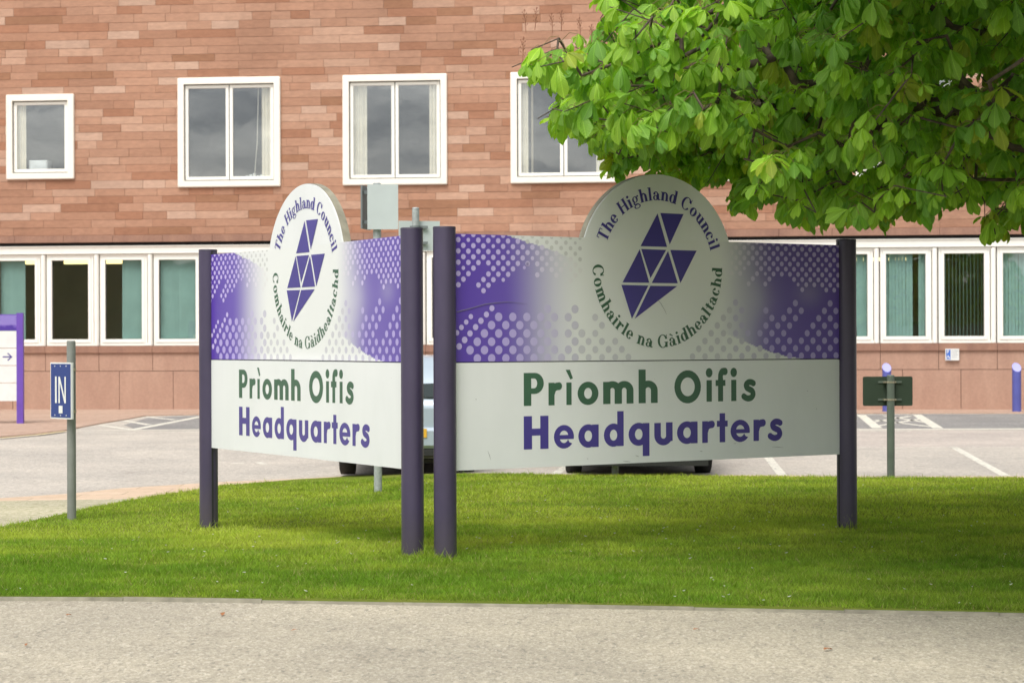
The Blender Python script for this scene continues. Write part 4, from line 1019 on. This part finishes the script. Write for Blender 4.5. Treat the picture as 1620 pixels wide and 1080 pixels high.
# wayfinding sign at far left
b = base_at(32.5, 671); Yp = b[1]; sc = Yp / F; t = empty('wayfinding_sign', (b[0], b[1], 0), R(0)); h = at(32, 495, Yp).z
mb = MB(); mb.box(-.066, -.05, -.1, .066, .05, h); mb.build('post', M['wayp'], t); mb = MB(); mb.box(-1.12 - .066, -.05, -.1, -1.12 + .066, .05, h); mb.build('post', M['wayp'], t)
zz = lambda y: at(15, y, Yp).z; xl, xr = -1.05, -.07
mb = MB(); mb.box(xl, -.03, zz(523), xr, .02, zz(497), (.15, .09, .42)); mb.build('header_strip', M['print'], t, col=True)
mb = MB(); zj = zz(518)
for i in range(13): x = xl + (xr - xl) * i / 13; mb.face([(x, -.033, zz(522.5)), (x + .078, -.033, zz(522.5)), (x + .078, -.033, zj + .03 * (i % 3)), (x + .03, -.033, zj + .10 * ((i * 5) % 4) / 4), (x, -.033, zj + .02)], (.07, .03, .30))
for j in range(8):
    for i in range(26):
        cx, cz = xl + .02 + i * .038 + .019 * (j % 2), zz(498.5) - .02 - j * .028
        if cz > zj + .05: mb.face([(cx + .012 * math.cos(u), -.0335, cz + .012 * math.sin(u)) for u in [k * math.pi / 3 for k in range(6)]], (.42, .36, .70))
mb.build('halftone_print', M['print'], t, col=True)
for k, (ya, yb) in enumerate([(523.5, 550), (551, 577.5), (578.5, 605), (606, 634)]):
    mb = MB(); mb.box(xl, -.03, zz(yb), xr, .02, zz(ya)); pp = mb.build('direction_slat', M['signwhite'], t)
    if k == 1:
        mb = MB(); zc = (zz(ya) + zz(yb)) / 2; x = xr - .28
        flat_mesh(mb, [([(x, zc - .012), (x + .17, zc - .012), (x + .17, zc + .012), (x, zc + .012)], [])] + stroke([(x + .10, zc + .075), (x + .18, zc), (x + .10, zc - .075)], .026, False), -.033); mb.build('arrow', M['vpurple'], pp)
tag(t, 'purple and white wayfinding sign with an arrow at the far left pavement', 'sign')

# ------------------------------------------------------------------ CARS
def make_car(name, paint, W=1.74, H=1.50, Ln=4.1, estate=True):
    t = empty(name); hw = W / 2
    st = [(0.0, .30, .84, .84, .93), (.03, .26, .90, .92, .97), (.10, .24, .93, .98, .99), (.25, .22, .94, 1.20, 1.0), (.48, .20, .95, H - .07, 1.0), (.75, .20, .95, H - .01, 1.0), (1.3, .20, .94, H, 1.0), (2.0, .20, .93, H, 1.0),
          (2.4, .20, .92, H - .04, 1.0), (2.8, .20, .91, H - .24, 1.0), (3.2, .20, .89, 1.0, 1.0), (3.4, .20, .87, .93, 1.0), (3.75, .22, .80, .84, .98), (3.98, .25, .68, .72, .93), (4.08, .30, .56, .58, .86), (4.1, .34, .50, .52, .84)]
    secs = []
    for y, zb, zbelt, zr, wf in st:
        w_ = hw * wf; tr = max(0, zr - zbelt); ins = tr * .32
        secs.append([(0, zb), (w_ * .88, zb), (w_ * .97, zb + .08), (w_, (zb + zbelt) / 2), (w_ * .985, zbelt - .06), (w_ * .955, zbelt), (w_ * .955 - ins * .8, zbelt + tr * .8), (w_ * .90 - ins, zbelt + tr * .95 if tr > .05 else zr), (w_ * .5, zr + .015), (0, zr + .02)])
    mb = MB(); m_ = len(secs[0]); full = []
    for (y, *_), s_ in zip(st, secs):
        rg = [(x, y * Ln / 4.1, z) for x, z in s_] + [(-x, y * Ln / 4.1, z) for x, z in reversed(s_[1:-1])]; full.append(len(mb.v)); mb.v += rg
    k = 2 * m_ - 2
    for i in range(len(full) - 1):
        for j in range(k): jj = (j + 1) % k; mb.f.append((full[i] + j, full[i + 1] + j, full[i + 1] + jj, full[i] + jj)); mb.c.append(None); mb.sm.append(True)
    for e_, rev in ((0, 0), (-1, 1)):
        ids = list(range(full[e_], full[e_] + k)); mb.f.append(tuple(ids if not rev else ids[::-1])); mb.c.append(None); mb.sm.append(False)
    body = mb.build('body', paint, t)
    # glass: tailgate, windscreen, sides, each following the shell a few mm proud
    mb = MB(); mb.face([(-hw * .80, .055, 1.0), (hw * .80, .055, 1.0), (hw * .66, .43, H - .11), (-hw * .66, .43, H - .11)]); mb.face([(-hw * .80, .055, 1.0), (-hw * .66, .43, H - .11), (-hw * .66, .47, H - .13), (-hw * .80, .12, 1.0)]); mb.build('rear_window', M['carglass'], t)
    k_ = Ln / 4.1
    mb = MB(); mb.face([(-hw * .82, 3.23 * k_, .98), (hw * .82, 3.23 * k_, .98), (hw * .68, 2.45 * k_, H - .04), (-hw * .68, 2.45 * k_, H - .04)]); mb.build('windscreen', M['carglass'], t)
    for s_ in (-1, 1):
        for (ya, yb) in ((.62, 1.15), (1.22, 2.0), (2.06, 2.85)):
            mb = MB(); zt2 = H - .12 if yb < 2.5 else H - .30
            mb.face([(s_ * hw * .965, ya, .965), (s_ * hw * .965, yb, .955), (s_ * (hw * .955 - .32 * (zt2 - .95) + .012), min(yb, 2.6), zt2), (s_ * (hw * .955 - .32 * (H - 1.07) + .012), ya + .06, H - .12)]); mb.build('side_window', M['carglass'], t)
        for y in (.72, 3.35):
            mb = MB(); mb.tube([(s_ * (hw - .21), y, .31), (s_ * (hw - .20), y, .31), (s_ * (hw - .02), y, .31), (s_ * (hw - .005), y, .31)], [.27, .315, .315, .27], 28); wh = mb.build('wheel', M['tyre'], t)
            mb = MB(); mb.tube([(s_ * (hw - .06), y, .31), (s_ * (hw + .002), y, .31)], [.19, .20], 20); mb.build('rim', M['rim'], wh)
        mb = MB(); mb.box(s_ * hw * .97 - .06, -.012, .70, s_ * hw * .97 - .06 + (.0 if s_ < 0 else 0) + .12 * (1 if s_ < 0 else 0) + (.0 if s_ < 0 else .04), .12, .96) if False else mb.box(min(s_ * hw * .74, s_ * hw * .93), -.012, .70, max(s_ * hw * .74, s_ * hw * .93), .10, .93, bev=.01); mb.build('tail_light', M['red'], t)
        mb = MB(); mb.box(min(s_ * hw * .50, s_ * hw * .83), 3.95 * k_, .56, max(s_ * hw * .50, s_ * hw * .83), 4.13 * k_, .69); mb.build('headlight', M['clear'], t)
        mb = MB(); mb.box(min(s_ * hw * .97, s_ * (hw * .97 + .19)), 2.75, .93, max(s_ * hw * .97, s_ * (hw * .97 + .19)), 2.87, 1.07, bev=.02); mb.build('mirror', paint, t)
    mb = MB(); mb.box(-hw * .94, -.06, .36, hw * .94, .2, .62, bev=.04); mb.build('rear_bumper', paint, t)
    mb = MB(); mb.box(-hw * .90, -.035, .25, hw * .90, .3, .355, bev=.02); mb.build('rear_valance', M['plastic'], t)
    mb = MB(); mb.box(-hw * .90, 3.9 * k_, .30, hw * .90, 4.17 * k_, .52); mb.build('front_bumper', paint, t)
    mb = MB(); mb.box(-hw * .6, 4.10 * k_, .53, hw * .6, 4.15 * k_, .64); mb.box(-hw * .86, 3.85 * k_, .15, hw * .86, 4.185 * k_, .298); mb.build('grille', M['plastic'], t)
    mb = MB(); mb.box(-.26, -.072, .50, .26, -.061, .61); mb.build('number_plate', M['plate_y'], t)
    mb = MB(); mb.box(-.26, 4.172 * k_, .36, .26, 4.182 * k_, .47); mb.build('number_plate', M['signwhite'], t)
    mb = MB(); mb.box(-hw * .8, .3, .16, hw * .8, 3.9, .21); mb.build('underbody', M['plastic'], t)
    return t
t = make_car('parked_car', M['silver']); x, y = G(642, 755.5); t.location = (x, y + .1, float(gh(x, y))); t.rotation_euler.z = R(2)
tag(t, 'silver blue hatchback with yellow plate parked behind the left board, seen through the gap', 'car', 'cars parked behind the lawn')
t = make_car('parked_car', M['blackcar'], 1.84, 1.40, 4.4); x, y = G(1028, 757.5); t.location = (x, y + 4.62, GZ); t.rotation_euler.z = R(180 - 1)
tag(t, 'black car parked behind the right board with only its low bumper showing', 'car', 'cars parked behind the lawn')
# unseen green ridge added behind the camera to darken the window reflections
mb = MB(); P = [(1400 * math.cos(R(a)), 1400 * math.sin(R(a)), 62 + 14 * math.sin(a * .11) + 8 * math.sin(a * .37)) for a in range(185, 356, 3)]
for a, b_ in zip(P[:-1], P[1:]): mb.face([(a[0], a[1], -5), (b_[0], b_[1], -5), (b_[0] * 1.15, b_[1] * 1.15, b_[2]), (a[0] * 1.15, a[1] * 1.15, a[2])])
tag(mb.build('reflection_ridge', M['added_ridge']), kind='structure')
#PART4
# ------------------------------------------------------------------ HORSE CHESTNUT TREE
TR = np.array([6.9, 15.3]); CE = np.array([6.6, 13.8, 4.3]); RA = np.array([6.9, 5.7, 6.2])
VIS = [(1900, -9000), (760, -9000), (860, -500), (925, -60), (945, 10), (948, 25), (925, 45), (900, 62), (880, 50), (850, 46), (825, 58), (812, 82), (812, 118), (828, 140), (850, 118), (870, 128), (895, 150), (862, 178), (850, 205), (872, 205), (898, 208),
       (915, 222), (938, 228), (952, 250), (962, 285), (985, 262), (1010, 262), (1040, 275), (1080, 282), (1120, 292), (1148, 300), (1160, 338), (1180, 350), (1190, 320), (1215, 300), (1245, 312), (1248, 345), (1285, 350), (1320, 332), (1345, 352), (1380, 358), (1405, 340), (1440, 350),
       (1480, 325), (1530, 318), (1560, 378), (1590, 372), (1605, 345), (1625, 360), (1900, 350)]
def ell_r(p): return np.sqrt((((p - CE) / RA) ** 2).sum(1)) * (1 + .11 * np.maximum(0, p[:, 2] - 4.2))
def allowed(p):
    px, py = to_px(p); infr = (px < 1640)
    jx = vnoise(px, py, 51, .03) - .5; jy = vnoise(px, py, 52, .035) - .62
    ok = in_poly(px + 26 * jx, py - 46 * jy * (px > 1100), VIS) & ((p[:, 1] > 12.6) | (py < -130))
    ok &= ~((px > 905) & (px < 1175) & (py > 215) & (p[:, 1] < 17.0))       # the round sign top stands clear of the twigs
    return np.where(infr, ok, p[:, 2] > 2.35 + .9 * np.clip(13 - p[:, 1], 0, 1))
pts = rng.uniform(-1, 1, (70000, 3)) * RA + CE; rr_ = ell_r(pts)
k = (rr_ < 1) & (rng.random(len(pts)) < np.clip(rr_ * 1.25, .25, 1)) & allowed(pts)
pts = pts[k]
# denser where the frame sees it
px, py = to_px(pts); vis = (px < 1680) & (py > -60)
nv = pts[~vis]; nv = nv[nv[:, 0] > 1.2 + (nv[:, 2] - 4.2) * .7 - 3 * (nv[:, 2] < 3.6)]
ex = rng.uniform((1.5, 8.6, 3.7), (8.5, 14.5, 6.6), (5500, 3)); ex = ex[(ell_r(ex) < 1.12) & allowed(ex) & (to_px(ex)[1] < -60)][:1300]  # extra unseen canopy added above the frame to shade lawn and lower leaves
fx, fy = rng.uniform(930, 1300, 900), rng.uniform(120, 345, 900); m_ = in_poly(fx, fy + 12, VIS)
bk_ = np.array([at(a, b, c_) for a, b, c_ in zip(fx[m_], fy[m_], rng.uniform(17.3, 18.8, m_.sum()))])[:330]       # rear limbs hanging behind the round sign top
fx, fy = rng.uniform(850, 1010, 400), rng.uniform(90, 250, 400); m_ = in_poly(fx, fy + 16, VIS) & in_poly(fx - 14, fy, VIS)
lf_ = np.array([at(a, b, c_) for a, b, c_ in zip(fx[m_], fy[m_], rng.uniform(14.6, 16.6, m_.sum()))])[:70]
tips = np.concatenate([pts[vis][:2500], nv[:3100], ex, bk_, lf_])
# skeleton: trunk then limbs
nodes = [np.array([TR[0], TR[1], -.1]), np.array([TR[0], TR[1], .8]), np.array([TR[0] - .03, TR[1], 1.6]), np.array([TR[0] - .05, TR[1] - .02, 2.4]), np.array([TR[0] - .1, TR[1], 3.2]), np.array([TR[0] - .1, TR[1], 4.2]), np.array([TR[0] - .05, TR[1], 5.4]), np.array([TR[0], TR[1], 6.8]), np.array([TR[0], TR[1], 8.2])]
par = [-1, 0, 1, 2, 3, 4, 5, 6, 7]
def limb(start, end, sag, n_=9):
    p0 = nodes[start]; prev = start
    for i in range(1, n_ + 1):
        t = i / n_; q_ = p0 + (end - p0) * t; q_[2] += sag * math.sin(math.pi * t) ; q_ += rng.normal(0, .05, 3) * (t < 1)
        nodes.append(q_); par.append(prev); prev = len(nodes) - 1
# limbs that cross the picture
for st_, (px_, py_, Y_), sg in [(3, (1400, 140, 15.2), .35), (3, (1300, 300, 14.4), .25), (4, (1180, 60, 15.6), .5), (4, (1100, 215, 14.6), .4), (5, (960, 90, 15.0), .7), (3, (1480, 260, 13.4), .3), (5, (1250, -60, 14.0), .6), (4, (1350, 210, 16.6), .3), (4, (1500, 60, 17.2), .3)]:
    limb(st_, np.array(at(px_, py_, Y_)), sg, 14)
for a in range(0, 360, 40):
    for st_, rad, zz in ((4, 4.6, 4.6), (6, 4.2, 7.0), (7, 3, 9)):
        aa = R(a + st_ * 13); limb(st_, np.array([TR[0] + rad * math.cos(aa), TR[1] + min(rad, 3.8) * math.sin(aa), zz]), .5, 8)
cen = np.array([TR[0], TR[1], 4.2]); order = np.argsort(np.linalg.norm((tips - cen) * [1, 1, 1.2], axis=1))
NA = np.zeros((60000, 3)); nn = len(nodes); NA[:nn] = nodes; tipnode = []
for ti in order:
    p = tips[ti]; d = NA[:nn] - p; dist = np.sqrt((d ** 2).sum(1)) + .35 * np.maximum(0, np.linalg.norm(NA[:nn] - cen, axis=1) - np.linalg.norm(p - cen) + .1) * 3
    dist[:3] += 5
    j = int(np.argmin(dist)); q0 = NA[j].copy(); L_ = np.linalg.norm(p - q0); m_ = max(1, int(L_ / .28)); prev = j
    for i in range(1, m_ + 1):
        t = i / m_; q_ = q0 + (p - q0) * t; q_[2] += -.10 * L_ * math.sin(math.pi * t) + (.02 * rng.normal()); q_[:2] += rng.normal(0, .018, 2)
        NA[nn] = q_; nodes.append(q_); par.append(prev); prev = nn; nn += 1
    tipnode.append(prev)
par = np.array(par); cnt = np.zeros(nn); cnt[tipnode] = 1
for i in range(nn - 1, 0, -1): cnt[par[i]] += cnt[i]
rad = .0038 * np.maximum(cnt, 1) ** .47; rad[:9] = np.maximum(rad[:9], [.36, .31, .28, .27, .24, .2, .16, .12, .08])
P = NA[:nn]
kids = [[] for _ in range(nn)]
for i in range(1, nn): kids[par[i]].append(i)
tipset = set(tipnode)
for _ in range(4):
    Q = P.copy()
    for i in range(9, nn):
        if i in tipset or not kids[i]: continue
        k_ = max(kids[i], key=lambda j: cnt[j]); Q[i] = P[i] * .4 + (P[par[i]] + P[k_]) * .3
    P = Q
def edges_mesh(name, ids, n_, mat, parent):
    a = P[par[ids]]; b = P[ids]; d = b - a; l = np.linalg.norm(d, axis=1, keepdims=True) + 1e-9; d /= l
    up = np.where(np.abs(d[:, 2:3]) < .9, [[0, 0, 1.]], [[1., 0, 0]]); u = np.cross(d, up); u /= np.linalg.norm(u, axis=1, keepdims=True); v = np.cross(d, u)
    r1 = np.minimum(rad[par[ids]], rad[ids] * 1.25)[:, None]; r2 = rad[ids][:, None]; vs = []
    for base_, r_ in ((a - d * .003, r1), (b + d * .003, r2)):
        for k in range(n_): t = 2 * math.pi * k / n_; vs.append(base_ + (u * math.cos(t) + v * math.sin(t)) * r_)
    Vv = np.stack(vs, 1).reshape(-1, 3); o_ = (np.arange(len(ids)) * 2 * n_)[:, None, None]
    f = np.array([[k, (k + 1) % n_, n_ + (k + 1) % n_, n_ + k] for k in range(n_)])[None] + o_
    return bulk(name, Vv, f.reshape(-1, 4), mat, parent, smooth=True)
tree = empty('horse_chestnut_tree', (0, 0, 0))
tag(tree, 'leafy green horse chestnut tree with broad drooping leaves overhanging the right of the lawn', 'tree')
ids = np.arange(1, nn); mb = MB(); mb.tube([nodes[i] for i in range(9)], list(rad[:9]), 20); mb.build('trunk', M['bark'], tree)
ids = ids[ids >= 9]; big = ids[rad[ids] > .014]; small = ids[rad[ids] <= .014]
edges_mesh('branches', big, 8, M['bark'], tree); edges_mesh('twigs', small, 5, M['bark'], tree)
# leaf template: palmate, leaflets drooping
def leaf_template(seed, open_):
    r = np.random.default_rng(seed); V_, F_, U_ = [], [], []; n5 = 5 + (seed % 3 > 0) * 2
    ts = [0, .14, .34, .56, .76, .9, 1.0]; ws = [.03, .16, .50, .86, .98, .55, .02]
    for i in range(n5):
        f = (i / (n5 - 1) - .5) * 2; az_ = f * R(128) + r.normal(0, .06); ln_ = (1 - .42 * abs(f) ** 1.3) * r.uniform(.92, 1.06); w_ = .215 * ln_ * r.uniform(.9, 1.1)
        dr0 = open_ * r.uniform(.7, 1.2); dr1 = dr0 + r.uniform(.35, .95); b = len(V_); pos = np.zeros(3); prev = 0; fold = r.uniform(.22, .5); tw = r.normal(0, .2)
        for j, (t, wj) in enumerate(zip(ts, ws)):
            dd = dr0 + (dr1 - dr0) * t; dirv = np.array([math.cos(az_) * math.cos(dd), math.sin(az_) * math.cos(dd), -math.sin(dd)])
            pos = pos + dirv * ln_ * (t - prev); prev = t
            side = np.array([-math.sin(az_), math.cos(az_), 0]); nrm = np.cross(dirv, side); side = side * math.cos(tw) + nrm * math.sin(tw); nrm = np.cross(dirv, side); nrm *= -np.sign(nrm[2]) * -1
            rip = .018 * math.sin(j * 2.4 + i)
            for s_ in (-1, 0, 1): V_.append(pos + side * s_ * w_ * wj + nrm * (abs(s_) * w_ * wj * fold + (rip if s_ else 0))); U_.append((s_ * wj, t))
        for j in range(len(ts) - 1):
            for s_ in (0, 1): q_ = b + j * 3 + s_; F_.append((q_, q_ + 1, q_ + 4, q_ + 3))
    return np.array(V_), np.array(F_), np.array(U_)
T = [leaf_template(i, o_) for i, o_ in enumerate([.35, .6, .85, 1.0, .5, .75, .25, .95])]
LV = [[] for _ in T]; petV = []; LP, LD, LS, LT = [], [], [], []
for tn in tipnode:
    p = P[tn]; ax = p - P[par[tn]]; ax = ax / (np.linalg.norm(ax) + 1e-9); outw = (p - CE) / RA; outw[2] *= .3; outw /= np.linalg.norm(outw) + 1e-9
    x_, y_ = to_px(p[None]); v_ = x_[0] < 1700 and y_[0] > -80
    nl = rng.integers(3, 6) if v_ else rng.integers(3, 5); a0 = rng.uniform(0, 6.28)
    for i in range(nl):
        a = a0 + i * 6.28 / nl + rng.normal(0, .3); h = np.array([math.cos(a), math.sin(a), rng.uniform(-.25, .35)]) + .55 * outw + .4 * ax; h /= np.linalg.norm(h)
        q0 = p - ax * rng.uniform(0, .16); pl_ = rng.uniform(.07, .19); q1 = q0 + h * pl_ + np.array([0, 0, -.25 * pl_])
        LP.append(q1); LD.append(h); LS.append((.095 + .135 * rng.beta(1.7, 1.6)) if v_ else rng.uniform(.2, .26)); LT.append(rng.integers(0, len(T)))
        petV.append((q0, q0 + h * pl_ * .5 + np.array([0, 0, .012]), q1))
LP = np.array(LP); LD = np.array(LD); LS = np.array(LS); LT = np.array(LT)
x_, y_ = to_px(LP); 
fx_ = F / LP[:, 1] * LS; tx_, ty_ = to_px(LP + LD * LS[:, None] * [.6, .6, 0] - np.stack([0 * LS, 0 * LS, .6 * LS], 1))
jit = rng.uniform(-14, 16, len(LP)); keep = ~((x_ < 1640) & ~(in_poly(x_, y_ - jit, VIS) & in_poly(tx_, ty_ - 6 - jit, VIS)))
keep &= ~((tx_ < 818) & (x_ < 1640))
keep &= ~((x_ > 900) & (x_ < 1180) & (ty_ > 238) & (LP[:, 1] < 17.1))
keep &= ~((x_ < 1640) & (y_ > -70) & (LP[:, 1] < 12.4))
LP, LD, LS, LT = LP[keep], LD[keep], LS[keep], LT[keep]; petV = [v for v, k_ in zip(petV, keep) if k_]
VV, FF, UU, CC = [], [], [], []; off = 0
hue = rng.random(len(LP))
for ti, (tv, tf, tu) in enumerate(T):
    m_ = np.where(LT == ti)[0]
    if not len(m_): continue
    d = LD[m_].copy(); az_ = np.arctan2(d[:, 1], d[:, 0]) + rng.normal(0, .35, len(m_)); tl = rng.normal(.10, .30, len(m_)); rl = rng.normal(0, .30, len(m_))
    ca, sa, ct, st_, cl, sl_ = np.cos(az_), np.sin(az_), np.cos(tl), np.sin(tl), np.cos(rl), np.sin(rl)
    Rm = np.zeros((len(m_), 3, 3)); RZ = Rm.copy(); RY = Rm.copy(); RX = Rm.copy()
    RZ[:, 0, 0] = ca; RZ[:, 0, 1] = -sa; RZ[:, 1, 0] = sa; RZ[:, 1, 1] = ca; RZ[:, 2, 2] = 1
    RY[:, 0, 0] = ct; RY[:, 0, 2] = st_; RY[:, 2, 0] = -st_; RY[:, 2, 2] = ct; RY[:, 1, 1] = 1
    RX[:, 1, 1] = cl; RX[:, 1, 2] = -sl_; RX[:, 2, 1] = sl_; RX[:, 2, 2] = cl; RX[:, 0, 0] = 1
    Rm = RZ @ RY @ RX
    v = np.einsum('nij,kj->nki', Rm, tv) * LS[m_][:, None, None] + LP[m_][:, None, :]
    f = tf[None] + (np.arange(len(m_)) * len(tv))[:, None, None] + off; off += len(m_) * len(tv)
    h_ = hue[m_][:, None]; base = (1 - h_) * np.array([.145, .32, .04]) + h_ * np.array([.33, .53, .045]); base = np.where(h_ > .93, np.array([.28, .36, .035]), base)
    c_ = np.repeat(base[:, None, :], len(tv), 1) * rng.uniform(.85, 1.15, (len(m_), len(tv) // 21, 1)).repeat(21, 1)
    VV.append(v.reshape(-1, 3)); FF.append(f.reshape(-1, 4)); UU.append(np.tile(tu, (len(m_), 1))); CC.append(c_.reshape(-1, 3))
bulk('crown', np.concatenate(VV), np.concatenate(FF), M['leaf'], tree, cols=np.concatenate(CC), uvs=np.concatenate(UU), smooth=True)
# petioles
pa = np.array(petV); segs = []
a = pa[:, :-1].reshape(-1, 3); b = pa[:, 1:].reshape(-1, 3); d = b - a; d /= np.linalg.norm(d, axis=1, keepdims=True); u = np.cross(d, [0, .1, 1.]); u /= np.linalg.norm(u, axis=1, keepdims=True); v = np.cross(d, u)
vs = []
for q_ in (a, b):
    for k in range(3): t = 2.094 * k; vs.append(q_ + (u * math.cos(t) + v * math.sin(t)) * .0022)
Vv = np.stack(vs, 1).reshape(-1, 3); f = np.array([[k, (k + 1) % 3, 3 + (k + 1) % 3, 3 + k] for k in range(3)])[None] + (np.arange(len(a)) * 6)[:, None, None]
bulk('petioles', Vv, f.reshape(-1, 4), M['petiole'], tree, smooth=True)
# spent flower spikes standing above the foliage
mb = MB()
tp = P[tipnode]; X_, Y_ = to_px(tp); cand = [i for i in range(len(tp)) if 805 < X_[i] < 1250 and Y_[i] < 210]; random.shuffle(cand)
spots = [tp[i] for i in cand[:16]] + [np.array(at(px, py, 15.0)) for px, py in [(832, 52), (846, 48), (874, 52), (918, 56), (936, 66), (888, 50)]]
for p in spots:
    h = random.uniform(.12, .17); q0 = Vector(p); q1 = q0 + Vector((random.uniform(-.02, .02), random.uniform(-.02, .02), h)); mb.tube([q0, (q0 + q1) / 2 + Vector((.004, 0, 0)), q1], [.003, .0025, .001], 5)
    for k in range(12):
        t = .3 + .7 * k / 12; c_ = q0 + (q1 - q0) * t; a = k * 2.4; e_ = c_ + Vector((math.cos(a) * .016, math.sin(a) * .016, .012)); mb.tube([c_, e_], .0014, 3); mb.tube([e_, e_ + Vector((0, 0, .004)), e_ + Vector((0, 0, .009))], [.002, .0045, .001], 5)
mb.build('flower_spikes', M['flower'], tree)
